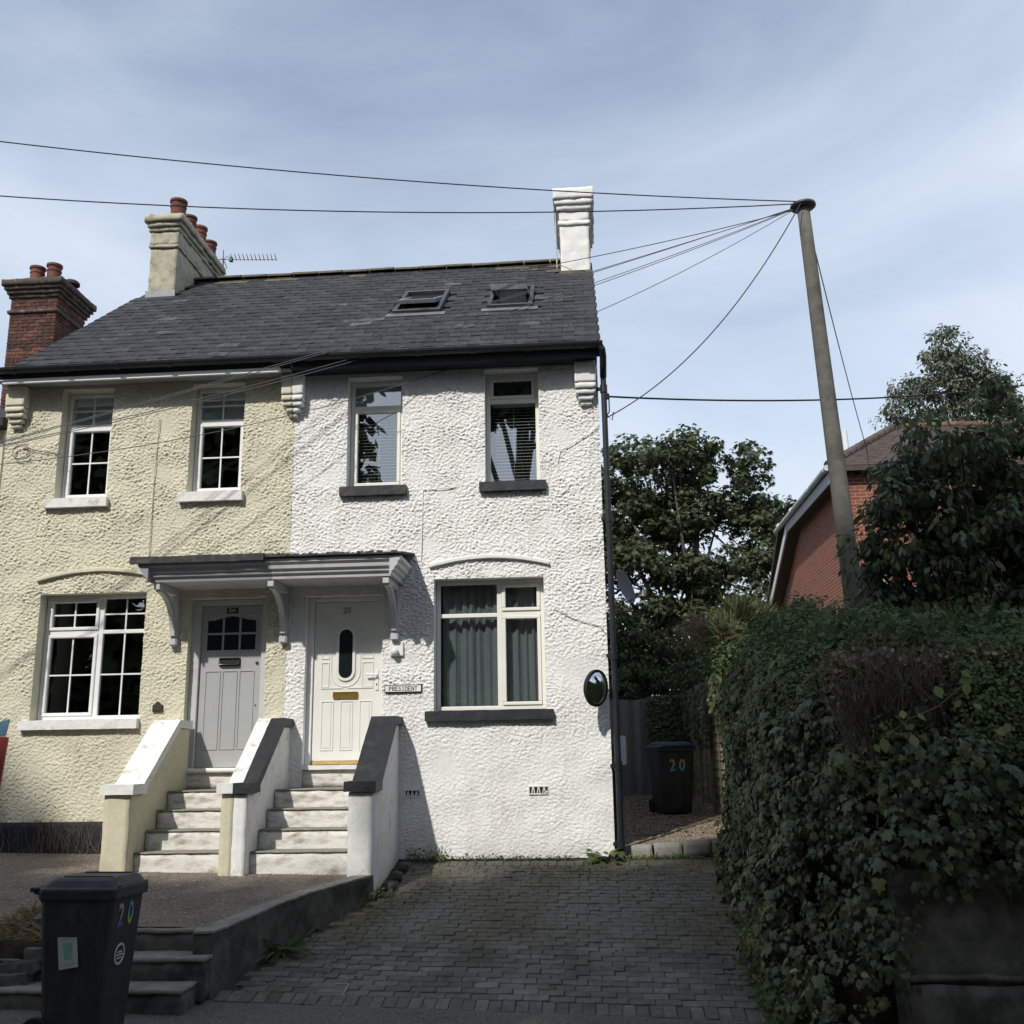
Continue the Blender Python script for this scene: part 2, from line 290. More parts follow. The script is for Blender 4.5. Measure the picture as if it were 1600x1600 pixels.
class MB:
    def __init__(s): s.v = []; s.f = []
    def add(s, vs, fs):
        k = len(s.v); s.v.extend([tuple(p) for p in vs]); s.f.extend([tuple(i+k for i in q) for q in fs]); return s
    def box(s, x0, x1, y0, y1, z0, z1):
        return s.add([(x0,y0,z0),(x1,y0,z0),(x1,y1,z0),(x0,y1,z0),(x0,y0,z1),(x1,y0,z1),(x1,y1,z1),(x0,y1,z1)],
                     [(0,3,2,1),(4,5,6,7),(0,1,5,4),(1,2,6,5),(2,3,7,6),(3,0,4,7)])
    def hexa(s, p):   # 8 points: bottom 4 ccw, top 4
        return s.add(p, [(0,3,2,1),(4,5,6,7),(0,1,5,4),(1,2,6,5),(2,3,7,6),(3,0,4,7)])
    def prism(s, poly, axis, a, b):
        """polygon in the two other axes (in order) extruded along axis from a to b"""
        n = len(poly)
        def mk(p, t):
            return {'x': (t, p[0], p[1]), 'y': (p[0], t, p[1]), 'z': (p[0], p[1], t)}[axis]
        return s.add([mk(p, a) for p in poly]+[mk(p, b) for p in poly],
                     [tuple(range(n-1, -1, -1)), tuple(range(n, 2*n))]+[(i, (i+1) % n, n+(i+1) % n, n+i) for i in range(n)])
    def tube(s, pts, r, n=8, caps=True):
        pts = [Vector(p) for p in pts]
        rs = r if isinstance(r, (list, tuple)) else [r]*len(pts)
        rings = []; up = None
        for i, p in enumerate(pts):
            t = (pts[min(i+1, len(pts)-1)]-pts[max(i-1, 0)])
            t = t.normalized() if t.length > 1e-9 else Vector((0, 0, 1))
            if up is None:
                up = Vector((0, 0, 1)) if abs(t.z) < 0.9 else Vector((1, 0, 0))
            a = t.cross(up)
            if a.length < 1e-6: a = t.cross(Vector((0, 1, 0)))
            a.normalize(); b = a.cross(t).normalized(); up = b
            rings.append([p+(a*math.cos(2*math.pi*k/n)+b*math.sin(2*math.pi*k/n))*rs[i] for k in range(n)])
        vs = [q for rg in rings for q in rg]; fs = []
        for i in range(len(pts)-1):
            for k in range(n):
                fs.append((i*n+k, i*n+(k+1) % n, (i+1)*n+(k+1) % n, (i+1)*n+k))
        if caps:
            fs.append(tuple(range(n-1, -1, -1))); fs.append(tuple(range((len(pts)-1)*n, len(pts)*n)))
        return s.add(vs, fs)
    def lathe(s, prof, n=20, c=(0, 0, 0)):
        """profile of (radius, z)"""
        vs = []; fs = []
        for r_, z in prof:
            for k in range(n):
                a = 2*math.pi*k/n; vs.append((c[0]+r_*math.cos(a), c[1]+r_*math.sin(a), c[2]+z))
        for i in range(len(prof)-1):
            for k in range(n):
                fs.append((i*n+k, i*n+(k+1) % n, (i+1)*n+(k+1) % n, (i+1)*n+k))
        fs.append(tuple(range(n-1, -1, -1))); fs.append(tuple(range((len(prof)-1)*n, len(prof)*n)))
        return s.add(vs, fs)
    def xf(s, mtx):
        s.v = [tuple(mtx @ Vector(p)) for p in s.v]; return s

def finish_mesh(me, smooth, bevel, seg=1):
    if bevel:
        bm = bmesh.new(); bm.from_mesh(me)
        bmesh.ops.recalc_face_normals(bm, faces=bm.faces)
        es = [e for e in bm.edges if len(e.link_faces) == 2 and e.calc_face_angle(0) > 0.5]
        bmesh.ops.bevel(bm, geom=es, offset=bevel, segments=seg, affect='EDGES', clamp_overlap=True)
        bm.to_mesh(me); bm.free()
    if smooth:
        for p in me.polygons: p.use_smooth = True

def obj(name, mb, material, parent=None, smooth=False, bevel=0.0, seg=1, local=False):
    me = bpy.data.meshes.new(name)
    off = Vector((0, 0, 0)) if local else wloc(parent)
    me.from_pydata([tuple(Vector(p)-off) for p in mb.v], [], mb.f); me.update()
    if not bevel:
        bm = bmesh.new(); bm.from_mesh(me); bmesh.ops.recalc_face_normals(bm, faces=bm.faces); bm.to_mesh(me); bm.free()
    finish_mesh(me, smooth, bevel, seg)
    if isinstance(material, str): material = M[material]
    me.materials.append(material)
    o = bpy.data.objects.new(name, me); COL.objects.link(o)
    if parent: o.parent = parent
    WLOC[o.name] = off.copy()
    return o

def mobj(name, me, material, parent=None, loc=(0, 0, 0), rot=None):
    if material is not None and len(me.materials) == 0:
        me.materials.append(M[material] if isinstance(material, str) else material)
    o = bpy.data.objects.new(name, me); COL.objects.link(o)
    o.location = Vector(loc)-wloc(parent)
    if rot is not None: o.rotation_euler = rot
    if parent: o.parent = parent
    WLOC[o.name] = Vector(loc)
    return o

def tag(o, label=None, cat=None, group=None, kind=None):
    if label: o['label'] = label
    if cat: o['category'] = cat
    if group: o['group'] = group
    if kind: o['kind'] = kind
    return o

def thing(name, label, cat, loc=(0, 0, 0), group=None, rz=0.0):
    o = bpy.data.objects.new(name, None); COL.objects.link(o)
    o.empty_display_size = 0.1
    o.location = loc; o.rotation_euler = (0, 0, rz); WLOC[o.name] = Vector(loc)
    return tag(o, label, cat, group)

def fast_mesh(name, V, F, smooth=False):
    """V (n,3), F (m,k) arrays"""
    V = np.asarray(V, dtype=np.float32); F = np.asarray(F, dtype=np.int32)
    me = bpy.data.meshes.new(name)
    me.vertices.add(len(V)); me.vertices.foreach_set('co', V.ravel())
    k = F.shape[1]
    me.loops.add(F.size); me.loops.foreach_set('vertex_index', F.ravel())
    me.polygons.add(len(F)); me.polygons.foreach_set('loop_start', np.arange(0, F.size, k, dtype=np.int32))
    me.polygons.foreach_set('loop_total', np.full(len(F), k, dtype=np.int32))
    if smooth: me.polygons.foreach_set('use_smooth', np.ones(len(F), dtype=bool))
    me.update(calc_edges=True)
    return me

def rough_box(x0, x1, y0, y1, z0, z1, cell=0.06, amp=0.006, freq=7.0, seed=0.0, mb=None):
    """box whose faces are gridded and pushed about by noise, as hand-laid masonry is"""
    mb = mb or MB()
    nx, ny, nz = [max(1, int(round(d/cell))) for d in (x1-x0, y1-y0, z1-z0)]
    idx = {}; vs = []; fs = []
    def vid(i, j, k):
        if (i, j, k) not in idx:
            p = Vector((x0+(x1-x0)*i/nx, y0+(y1-y0)*j/ny, z0+(z1-z0)*k/nz))
            q = p*freq+Vector((seed, seed*1.7, -seed))
            nv = noise.noise_vector(q)*amp + noise.noise_vector(q*2.7)*amp*0.5
            idx[(i, j, k)] = len(vs); vs.append(tuple(p+nv))
        return idx[(i, j, k)]
    for i in range(nx):
        for j in range(ny):
            for k in (0, nz): fs.append((vid(i,j,k), vid(i+1,j,k), vid(i+1,j+1,k), vid(i,j+1,k)))
    for i in range(nx):
        for k in range(nz):
            for j in (0, ny): fs.append((vid(i,j,k), vid(i+1,j,k), vid(i+1,j,k+1), vid(i,j,k+1)))
    for j in range(ny):
        for k in range(nz):
            for i in (0, nx): fs.append((vid(i,j,k), vid(i,j+1,k), vid(i,j+1,k+1), vid(i,j,k+1)))
    return mb.add(vs, fs)

def text_mesh(s, size, extrude=0.002, bold=0.0):
    cu = bpy.data.curves.new('lettering', 'FONT'); cu.body = s; cu.size = size; cu.extrude = extrude
    cu.align_x = 'CENTER'; cu.align_y = 'CENTER'; cu.offset = bold; cu.resolution_u = 3
    o = bpy.data.objects.new('lettering_tmp', cu); COL.objects.link(o)
    dg = bpy.context.evaluated_depsgraph_get()
    me = bpy.data.meshes.new_from_object(o.evaluated_get(dg))
    bpy.data.objects.remove(o); bpy.data.curves.remove(cu)
    return me

# ------------------------------------------------------------------ noise fields for rendered walls
def band_noise(nx, nz, lx, lz, rng):
    """periodic gaussian-filtered white noise, unit variance; lx, lz correlation lengths in cells"""
    w = rng.standard_normal((nz, nx))
    fx = np.fft.fftfreq(nx)[None, :]; fz = np.fft.fftfreq(nz)[:, None]
    g = np.exp(-2*(np.pi**2)*((fx*lx)**2+(fz*lz)**2)); g2 = np.exp(-2*(np.pi**2)*((fx*lx*2.4)**2+(fz*lz*2.4)**2))
    h = np.real(np.fft.ifft2(np.fft.fft2(w)*(g-0.92*g2)))
    return h/h.std()
# ================================================================== ground surfaces
def drive_z(x, y):
    return (0.178+0.008*(x+1.0))*y if y < 0 else 0.0
def terrace_z(x, y):
    z = 0.05-0.02*(x+4.0)
    return z+0.03*max(y, -1.6)+0.07*min(0.0, y+1.6)
def pave_z(x, y):
    return drive_z(x, -3.9)+0.03*(y+3.9)-0.004

def sheet(name, xs, ys, zf, material, parent=None, smooth=True):
    V = [(x, y, zf(x, y)) for y in ys for x in xs]
    n = len(xs)
    F = [(j*n+i, j*n+i+1, (j+1)*n+i+1, (j+1)*n+i) for j in range(len(ys)-1) for i in range(n-1)]
    me = fast_mesh(name, V, F, smooth)
    return mobj(name, me, material, parent)

def gz(x, y):
    if y < -3: return -1.0
    if y < 0.5: return -1.0+0.8*(y+3)/3.5
    if y < 3: return -0.2+0.2*(y-0.5)/2.5
    return 0.0
tag(sheet('ground', [-300, -60, -20, -8, 0, 8, 20, 60, 300], [-300, -60, -20, -6, -3, -1.5, 0.5, 3, 12, 60, 300], gz, 'ground', smooth=False), kind='structure')
tag(sheet('road', np.linspace(-40, 40, 21), np.linspace(-16, -5.9, 8), lambda x, y: pave_z(x, -5.9)-0.1-0.01*(y+5.9), 'road'), kind='structure')
tag(sheet('pavement', np.linspace(-12, 12, 61), np.linspace(-5.9, -3.86, 12), lambda x, y: pave_z(x, y)+0.004*noise.noise((x*2, y*2, 0)), 'tarmac'), kind='structure')
# terrace in front of the two doors (its right and front edges follow the retaining wall)
WY = [-3.95, -3.81, -3.0, -2.4, -1.53, -1.5, 0.2]; WX = [-3.0, -2.97, -2.80, -2.62, -2.27, -2.24, -2.24]
def wall_x(y):                 # outer foot of the terrace wall, the left edge of the drive
    return float(np.interp(y, WY, WX))
def terrace_edge(y):
    return wall_x(y)-0.10
ys = np.linspace(-3.63, 0.02, 50)
V, F = [], []
for j, y in enumerate(ys):
    x1 = terrace_edge(y)
    for i in range(61):
        x = -9.5+(x1+9.5)*i/60
        V.append((x, y, terrace_z(x, y)+0.006*noise.noise((x*3, y*3, 0.3))+0.003*noise.noise((x*17, y*17, 0.3))))
for j in range(len(ys)-1):
    for i in range(60): F.append((j*61+i, j*61+i+1, (j+1)*61+i+1, (j+1)*61+i))
terr = tag(mobj('terrace', fast_mesh('terrace', V, F, True), 'gravel_ground'), kind='structure')
# loose chippings over the terrace
def pebbles(name, pts, size, material, parent):
    tv = np.array([(1,0,0),(0,1,0),(-1,0,0),(0,-1,0),(0,0,0.7),(0,0,-0.4)], dtype=float)
    tf = np.array([(0,1,4),(1,2,4),(2,3,4),(3,0,4)])
    n = len(pts); a = RNG.uniform(0, 6.28, n); s = size*RNG.uniform(0.5, 1.4, n)
    c, sn = np.cos(a), np.sin(a)
    sx = s*RNG.uniform(0.7, 1.3, n)
    X = tv[None, :, 0]*sx[:, None]; Yy = tv[None, :, 1]*s[:, None]; Z = tv[None, :, 2]*s[:, None]
    VX = X*c[:, None]-Yy*sn[:, None]+pts[:, 0:1]; VY = X*sn[:, None]+Yy*c[:, None]+pts[:, 1:2]; VZ = Z+pts[:, 2:3]
    VV = np.stack([VX, VY, VZ], -1).reshape(-1, 3)
    FF = (tf[None]+(np.arange(n)*6)[:, None, None]).reshape(-1, 3)
    return mobj(name, fast_mesh(name, VV, FF), material, parent)
def pebble_mat(name, cols):
    mt, nt, N, L, b = new_mat(name)
    ge = N.new('ShaderNodeNewGeometry'); cr = N.new('ShaderNodeValToRGB')
    els = cr.color_ramp.elements
    els[0].color = (*cols[0], 1); els[1].color = (*cols[-1], 1)
    for i, c in enumerate(cols[1:-1]):
        e = els.new((i+1)/(len(cols)-1)); e.color = (*c, 1)
    L.new(ge.outputs['Random Per Island'], cr.inputs['Fac']); L.new(cr.outputs['Color'], b.inputs['Base Color'])
    b.inputs['Roughness'].default_value = 0.85
    return mt
M['chips'] = pebble_mat('chips', [(0.10, 0.085, 0.065), (0.21, 0.17, 0.13), (0.27, 0.215, 0.16), (0.17, 0.145, 0.13), (0.42, 0.36, 0.29)])
M['chips_dark'] = pebble_mat('chips_dark', [(0.05, 0.047, 0.042), (0.09, 0.08, 0.07), (0.12, 0.105, 0.09), (0.07, 0.065, 0.06), (0.22, 0.19, 0.16)])
M['shingle'] = pebble_mat('shingle', [(0.10, 0.075, 0.05), (0.20, 0.15, 0.10), (0.27, 0.21, 0.14), (0.17, 0.135, 0.10), (0.38, 0.32, 0.24)])
P = []
while len(P) < 22000:
    y = random.uniform(-3.55, 0.0); x = random.uniform(-7.6, terrace_edge(y)-0.05)
    P.append((x, y, terrace_z(x, y)+0.001))
tag(pebbles('terrace_chippings', np.array(P), 0.009, 'chips', terr), kind='stuff')
P = np.array([(random.uniform(-4.2, 1.9), random.uniform(-5.2, -3.95), 0) for _ in range(9000)])
P[:, 2] = [pave_z(x, y)+0.001 for x, y, _ in P]
tag(pebbles('pavement_chippings', P, 0.007, 'chips_dark', bpy.data.objects['pavement']), kind='stuff')

# driveway: bedding sheet with block pavers laid on it
drive = tag(sheet('driveway', np.linspace(-3.05, 1.75, 33), np.linspace(-3.93, 0.12, 30), lambda x, y: drive_z(x, y)-0.012+0.004*noise.noise((x*9, y*9, 0)), 'joint'), kind='structure')
def paver_mesh(name, w, d):
    bm = bmesh.new(); bmesh.ops.create_cube(bm, size=1.0)
    for v in bm.verts: v.co = Vector((v.co.x*w, v.co.y*d, v.co.z*0.05))
    es = [e for e in bm.edges if all(v.co.z > 0 for v in e.verts)]
    bmesh.ops.bevel(bm, geom=es, offset=0.005, segments=1, affect='EDGES')
    me = bpy.data.meshes.new(name); bm.to_mesh(me); bm.free(); me.materials.append(M['paver']); return me
pm_str = paver_mesh('paver_stretcher', 0.196, 0.096)
pm_sol = paver_mesh('paver_soldier', 0.096, 0.196)
slots = []
SL = 0.178
def paver_tilt(x):
    return (math.atan(SL+0.008*(x+1)), 0, 0)
for i in range(60):            # soldier course along the pavement
    x = -3.0+0.1*i
    if wall_x(-3.8)+0.02 < x < 1.62: slots.append((pm_sol, x, -3.80))
row = 0; y = -3.645
while y < -0.27:
    x = -3.1+(0.1 if row % 2 else 0.0)+0.012*math.sin(row*1.7)
    while x < 1.72:
        if x-0.06 > wall_x(y): slots.append((pm_str, x, y))
        x += 0.2
    y += 0.1; row += 1
for i in range(60):            # soldier course along the house
    x = -3.0+0.1*i
    if wall_x(-0.15)+0.06 < x < 1.72: slots.append((pm_sol, x, y+0.05))
slots.sort(key=lambda t: (t[1]-0)**2*0.15+(t[2]+12)**2)
rest = []
for k, (me, x, y) in enumerate(slots):
    jx, jy, ja, jz = random.uniform(-.003, .003), random.uniform(-.003, .003), random.uniform(-.012, .012), random.uniform(-.004, .004)
    z = drive_z(x, y)-0.025+jz+0.007*noise.noise((x*0.9, y*0.9, 4.0))
    tx = paver_tilt(x)[0]+random.uniform(-.012, .012); ty = random.uniform(-.012, .012)
    if k < 300:
        mobj('paver', me, None, drive, (x+jx, y+jy, z), (tx, ty, ja))
    else:
        rest.append((me, Matrix.Translation((x+jx, y+jy, z)) @ Euler((tx, ty, ja)).to_matrix().to_4x4()))
mb = MB()
for me, mx in rest:
    mb.add([mx @ v.co for v in me.vertices], [tuple(p.vertices) for p in me.polygons])
M['paver_far'] = mat('paver_far', (0.16, 0.15, 0.13), 0.88, 0.28, 14, 0.5, 120, col2=(0.11, 0.10, 0.06), c2lo=0.40, c2hi=0.64, c2scale=1.25, spec=0.28)
tag(obj('paver_field', mb, 'paver_far', drive), kind='stuff')
# side passage of shingle behind a row of kerb stones
def alley_z(x, y): return 0.10+0.033*(y-0.2)
alley = tag(sheet('side_passage', np.linspace(0.1, 2.3, 16), np.linspace(0.22, 9, 40), lambda x, y: alley_z(x, y)+0.012*noise.noise((x*4, y*4, 0)), 'soil'), kind='structure')
P = np.array([(random.uniform(0.2, 2.0), 0.25+7.9*random.random()**1.5, 0) for _ in range(16000)])
P[:, 2] = [alley_z(x, y)+0.012*noise.noise((x*4, y*4, 0))+0.003 for x, y, _ in P]
tag(pebbles('passage_shingle', P, 0.014, 'shingle', alley), kind='stuff')

# ================================================================== rendered front walls
def render_wall(name, parent, material, x0, x1, z0, z1, holes, res, hfun, seed, depth=0.22, zbot=None):
    rng = np.random.default_rng(seed)
    def axis(a, b, edges):
        n = int(round((b-a)/res)); g = list(np.linspace(a, b, n+1))
        for e in edges:
            if a+1e-6 < e < b-1e-6:
                g = [t for t in g if abs(t-e) > res*0.55]; g.append(e)
        return np.array(sorted(g))
    xs = axis(x0, x1, [h[0] for h in holes]+[h[1] for h in holes])
    zs = axis(z0, z1, [h[2] for h in holes]+[h[3] for h in holes])
    nx, nz = len(xs), len(zs)
    fx, fz = 512, 768
    n1 = band_noise(fx, fz, 0.0096/res, 0.0074/res, rng); n2 = band_noise(fx, fz, 0.0065/res, 0.0055/res, rng); n3 = band_noise(fx, fz, 0.12/res, 0.10/res, rng)
    ii = np.minimum(((xs-x0)/res).astype(int), fx-1); jj = np.minimum(((zs-z0)/res).astype(int), fz-1)
    # shear the grain a little so the trowelled ropes lean
    sh = (jj[:, None]*0.35).astype(int)
    a = n1[jj[:, None], (ii[None, :]+sh) % fx]; b = n2[jj[:, None], ii[None, :]]; c = n3[jj[:, None], ii[None, :]]
    XX, ZZ = np.meshgrid(xs, zs)
    H = hfun(XX, ZZ, a, b, c)
    H = np.maximum(H, 0.001)
    V = np.stack([XX, -H, ZZ], -1).reshape(-1, 3)
    xc = (xs[:-1]+xs[1:])/2; zc = (zs[:-1]+zs[1:])/2
    keep = np.ones((nz-1, nx-1), bool)
    for h in holes:
        keep &= ~(((xc[None, :] > h[0]) & (xc[None, :] < h[1])) & ((zc[:, None] > h[2]) & (zc[:, None] < h[3])))
    J, I = np.nonzero(keep)
    F = np.stack([J*nx+I, J*nx+I+1, (J+1)*nx+I+1, (J+1)*nx+I], -1)
    Vs, Fs = [V], [F]; off = len(V)
    for h in holes:
        i0, i1 = np.searchsorted(xs, h[0]-1e-6), np.searchsorted(xs, h[1]-1e-6)
        j0, j1 = np.searchsorted(zs, h[2]-1e-6), np.searchsorted(zs, h[3]-1e-6)
        j1 = min(j1, nz-1)
        loops = [[(j, i0) for j in range(j0, j1+1)], [(j, i1) for j in range(j1, j0-1, -1)], [(j1, i) for i in range(i0, i1+1)]]
        for lp in loops:
            P0 = np.array([V[j*nx+i] for j, i in lp]); n = len(P0)
            rows = [P0]
            for t in (0.33, 0.66, 1.0):
                Q = P0.copy(); Q[:, 1] = P0[:, 1]*(1-t)+depth*t
                rows.append(Q)
            Vs.append(np.concatenate(rows))
            for r_ in range(3):
                q = np.arange(n-1)
                Fs.append(np.stack([off+r_*n+q, off+r_*n+q+1, off+(r_+1)*n+q+1, off+(r_+1)*n+q], -1))
            off += 4*n
    me = fast_mesh(name, np.concatenate(Vs), np.concatenate(Fs), True)
    return mobj(name, me, material, parent)

HW = dict(WG=(-1.86, -0.535, 1.655, 3.22), W1=(-2.97, -2.27, 4.405, 5.855), W2=(-1.225, -0.545, 4.405, 5.885), WD=(-3.42, -2.48, 0.80, 3.05))
HY = dict(YG=(-6.80, -5.44, 1.63, 3.17), Y1=(-6.75, -6.06, 4.385, 5.86), Y2=(-5.01, -4.315, 4.41, 5.86), YD=(-4.88, -3.905, 0.80, 3.06))
PARTY = -3.655

white = thing('rendered_house', 'white roughcast house with black sills, black drainpipe and a white panelled front door', 'house', (-1.7, 0, 0))
cream = thing('rendered_house', 'cream roughcast house with white sills, Georgian-bar windows and a grey front door', 'house', (-5.6, 0, 0))

def h_white(X, Z, a, b, c):
    amp = np.clip((Z-1.05)/0.9, 0.0, 1.0)*0.58+0.42
    patch = np.exp(-(((X+0.12)/0.32)**2+((Z-2.02)/0.38)**2))
    amp = amp*(1-0.75*np.clip(patch*1.2, 0, 1))
    rope = np.tanh(1.5*a+0.25)
    amp = amp*np.clip(0.97+0.14*c, 0.55, 1.3)
    return 0.011+amp*(0.0060*rope+0.0032*b)+0.004*c
def h_cream(X, Z, a, b, c):
    amp = 0.72+0.28*np.clip((Z-1.5)/1.5, 0, 1)
    rope = np.tanh(1.5*a+0.25)
    amp = amp*np.clip(0.97+0.14*c, 0.55, 1.3)
    return 0.011+amp*(0.0060*rope+0.0032*b)+0.004*c
render_wall('wall', white, 'white_render', PARTY, 0.20, 0.0, 5.95, list(HW.values()), 0.0092, h_white, 3)
render_wall('wall', cream, 'cream_render', -7.47, PARTY, 0.45, 5.95, list(HY.values()), 0.0092, h_cream, 5)
# tarred plinth of the cream house
obj('plinth', rough_box(-7.47, PARTY, -0.022, 0.05, -0.3, 0.447, 0.05, 0.012, 9, 2), 'plinth_black', cream, smooth=True)

RA = math.atan(0.7698); CA, SA = math.cos(RA), math.sin(RA)
EAVE_Y, EAVE_Z = -0.30, 6.055
RIDGE_Y = 4.0; RIDGE_Z = EAVE_Z+0.7698*(RIDGE_Y-EAVE_Y)
SLEN = (RIDGE_Y-EAVE_Y)/CA
def RP(x, s, h): return Vector((x, EAVE_Y+s*CA-h*SA, EAVE_Z+s*SA+h*CA))

def house_shell(house, x0, x1, wmat, gable_left, gable_right, vx0, vx1):
    """side walls, back wall, gables, the dark interior and the roof with its slates"""
    if gable_right: obj('side_wall', MB().prism([(0.012, -0.3), (8.2, -0.3), (8.2, 5.9), (RIDGE_Y, RIDGE_Z-0.12), (0.012, 5.9)], 'x', x1-0.22, x1-0.004), wmat, house)
    if gable_left: obj('side_wall', MB().prism([(0.012, -0.3), (8.2, -0.3), (8.2, 5.9), (RIDGE_Y, RIDGE_Z-0.12), (0.012, 5.9)], 'x', x0+0.004, x0+0.22), wmat, house)
    obj('back_wall', MB().box(x0+0.23, x1-0.23, 8.0, 8.2, -0.3, 5.9), wmat, house)
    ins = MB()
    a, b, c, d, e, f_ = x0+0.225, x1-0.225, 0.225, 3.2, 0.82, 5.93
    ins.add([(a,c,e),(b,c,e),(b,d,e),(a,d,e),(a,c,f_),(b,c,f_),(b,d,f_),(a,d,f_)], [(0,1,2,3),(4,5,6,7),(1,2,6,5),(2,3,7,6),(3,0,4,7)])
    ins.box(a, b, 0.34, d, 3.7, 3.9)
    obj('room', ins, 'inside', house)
    # roof slab
    t = 0.10
    rf = MB()
    rf.prism([(EAVE_Y, EAVE_Z-0.012), (RIDGE_Y, RIDGE_Z-0.012), (2*RIDGE_Y-EAVE_Y, EAVE_Z-0.012), (2*RIDGE_Y-EAVE_Y, EAVE_Z-t), (RIDGE_Y, RIDGE_Z-t), (EAVE_Y, EAVE_Z-t)], 'x', vx0, vx1)
    return obj('roof', rf, 'roof_deck', house)

roof_w = house_shell(white, PARTY, 0.20, 'white_render', False, True, PARTY+0.002, 0.24)
roof_c = house_shell(cream, -7.47, PARTY, 'cream_render', True, False, -7.36, PARTY-0.002)

SLATE = {}
def slate_mesh(w, kind):
    key = (round(w, 3), kind)
    if key in SLATE: return SLATE[key]
    mb = MB().box(-w/2, w/2, 0, 0.30, 0, 0.010)
    # the lower edge is chipped a little
    me = bpy.data.meshes.new('slate')
    vs = [(p[0], p[1]+(random.uniform(-0.012, 0.008) if p[1] == 0 else 0), p[2]) for p in mb.v]
    me.from_pydata(vs, [], mb.f); me.update(); me.materials.append(M[kind])
    SLATE[key] = me
    return me
SKY = [(-2.68, -1.99, 2.06, 3.40), (-1.32, -0.67, 2.12, 3.42)]        # rooflights: x0, x1, s0, s1
def lay_slates(roof, x0, x1, avoid, moss):
    W = 0.298; row = 0; s = -0.035; cnt = 0
    while s < SLEN-0.12:
        off = (0.5 if row % 2 else 0.0)*W
        x = x0-off
        while x < x1-0.02:
            a, b = max(x, x0), min(x+W, x1)
            if b-a > 0.05:
                cx = (a+b)/2
                if not any(u0-0.06 < cx < u1+0.06 and v0-0.20 < s < v1-0.02 for u0, u1, v0, v1 in avoid):
                    w = b-a-0.006
                    w = round(w/0.02)*0.02 if w < 0.28 else 0.292
                    kind = 'slate'
                    q = noise.noise((cx*0.9, s*1.3, 2.2))
                    if random.random() < 0.02+0.08*max(0, q): kind = 'slate_worn'
                    if moss(cx, s): kind = 'slate_moss'
                    p = RP(cx, s, 0.006+random.uniform(0, 0.004))
                    mobj('slate', slate_mesh(w, kind), None, roof, p, (RA-0.042+random.uniform(-.012, .012), random.uniform(-.006, .006), random.gauss(0, .006)))
                    cnt += 1
            x += W
        s += 0.222; row += 1
    return cnt
lay_slates(roof_w, PARTY, 0.255, SKY+[(-0.29, 0.21, 4.5, 6)], lambda x, s: s > 4.5 and x > -1.3 and random.random() < (s-4.3)*0.8)
lay_slates(roof_c, -7.375, PARTY, [(-7.25, -6.74, 4.35, 6)], lambda x, s: s > 5.0 and random.random() < 0.25)
def lay_ridge(roof, x0, x1):
    rm = bpy.data.meshes.new('ridge_tile')
    mb = MB(); prof = []
    for k in range(7):
        a = math.pi*(0.06+0.88*k/6); prof.append((0.13*math.cos(a), 0.10*math.sin(a)))
    inner = [(p[0]*0.86, p[1]*0.84-0.004) for p in reversed(prof)]
    mb.prism(prof+inner, 'x', 0, 0.44)
    rm.from_pydata(mb.v, [], mb.f); rm.update(); rm.materials.append(M['ridge'])
    x = x0
    while x < x1-0.05:
        mobj('ridge_tile', rm, None, roof, (x, RIDGE_Y+random.uniform(-.008, .008), RIDGE_Z-0.028+random.uniform(-.006, .006)), (random.uniform(-.02, .02), random.uniform(-.012, .012), random.uniform(-.01, .01)))
        x += 0.452
lay_ridge(roof_w, PARTY+0.02, -0.4); lay_ridge(roof_c, -6.80, PARTY-0.02)

# ------------------------------------------------------------------ gutters, fascia, pipes
def half_round(mb, x0, x1, yc, zc, r):
    out = [(yc+r*math.cos(a), zc+r*math.sin(a)) for a in np.linspace(math.pi, 2*math.pi, 9)]
    inn = [(yc+(r-0.006)*math.cos(a), zc+(r-0.006)*math.sin(a)) for a in np.linspace(2*math.pi, math.pi, 9)]
    return mb.prism(out+inn, 'x', x0, x1)
for house, x0, x1 in ((white, PARTY+0.003, 0.27), (cream, -7.50, PARTY-0.003)):
    g = half_round(MB(), x0, x1, -0.365, 6.045, 0.066)
    for k in range(6):
        xb = x0+0.25+k*0.68
        if xb < x1-0.05: half_round(g, xb, xb+0.06, -0.365, 6.043, 0.073)
    obj('gutter', g, 'black_gutter', house, smooth=False)
    fz = 5.895 if house is white else 5.935
    obj('fascia', MB().box(x0, x1, -0.295, -0.27, fz, 6.045), 'black_gutter', house)
    obj('soffit', MB().box(x0, min(x1, 0.2), -0.268, -0.018, 5.905, 5.925), 'black_gutter' if house is white else 'canopy_grey', house)
obj('fascia_trim', MB().box(-7.42, -3.78, -0.302, -0.27, 5.868, 5.931), 'upvc', cream, bevel=0.004)
pipe = MB()
pipe.tube([(0.235, -0.365, 6.0), (0.262, -0.36, 5.96), (0.272, -0.30, 5.88), (0.272, -0.10, 5.80), (0.270, -0.06, 5.70)], 0.042, 12)
pipe.tube([(0.270, -0.055, 5.72), (0.270, -0.055, 0.05)], 0.036, 14)
for z in (5.55, 3.9, 2.25, 1.0, 0.15):
    pipe.tube([(0.270, -0.055, z-0.05), (0.270, -0.055, z+0.05)], 0.046, 14)
    pipe.box(0.18, 0.262, -0.07, -0.04, z-0.02, z+0.02)
obj('drainpipe', pipe, 'black_gutter', white, smooth=False)
obj('waste_pipe', MB().tube([(0.215, 0.10, 0.02), (0.215, 0.10, 1.02), (0.19, 0.10, 1.06)], 0.022, 10), 'dark_steel', white)

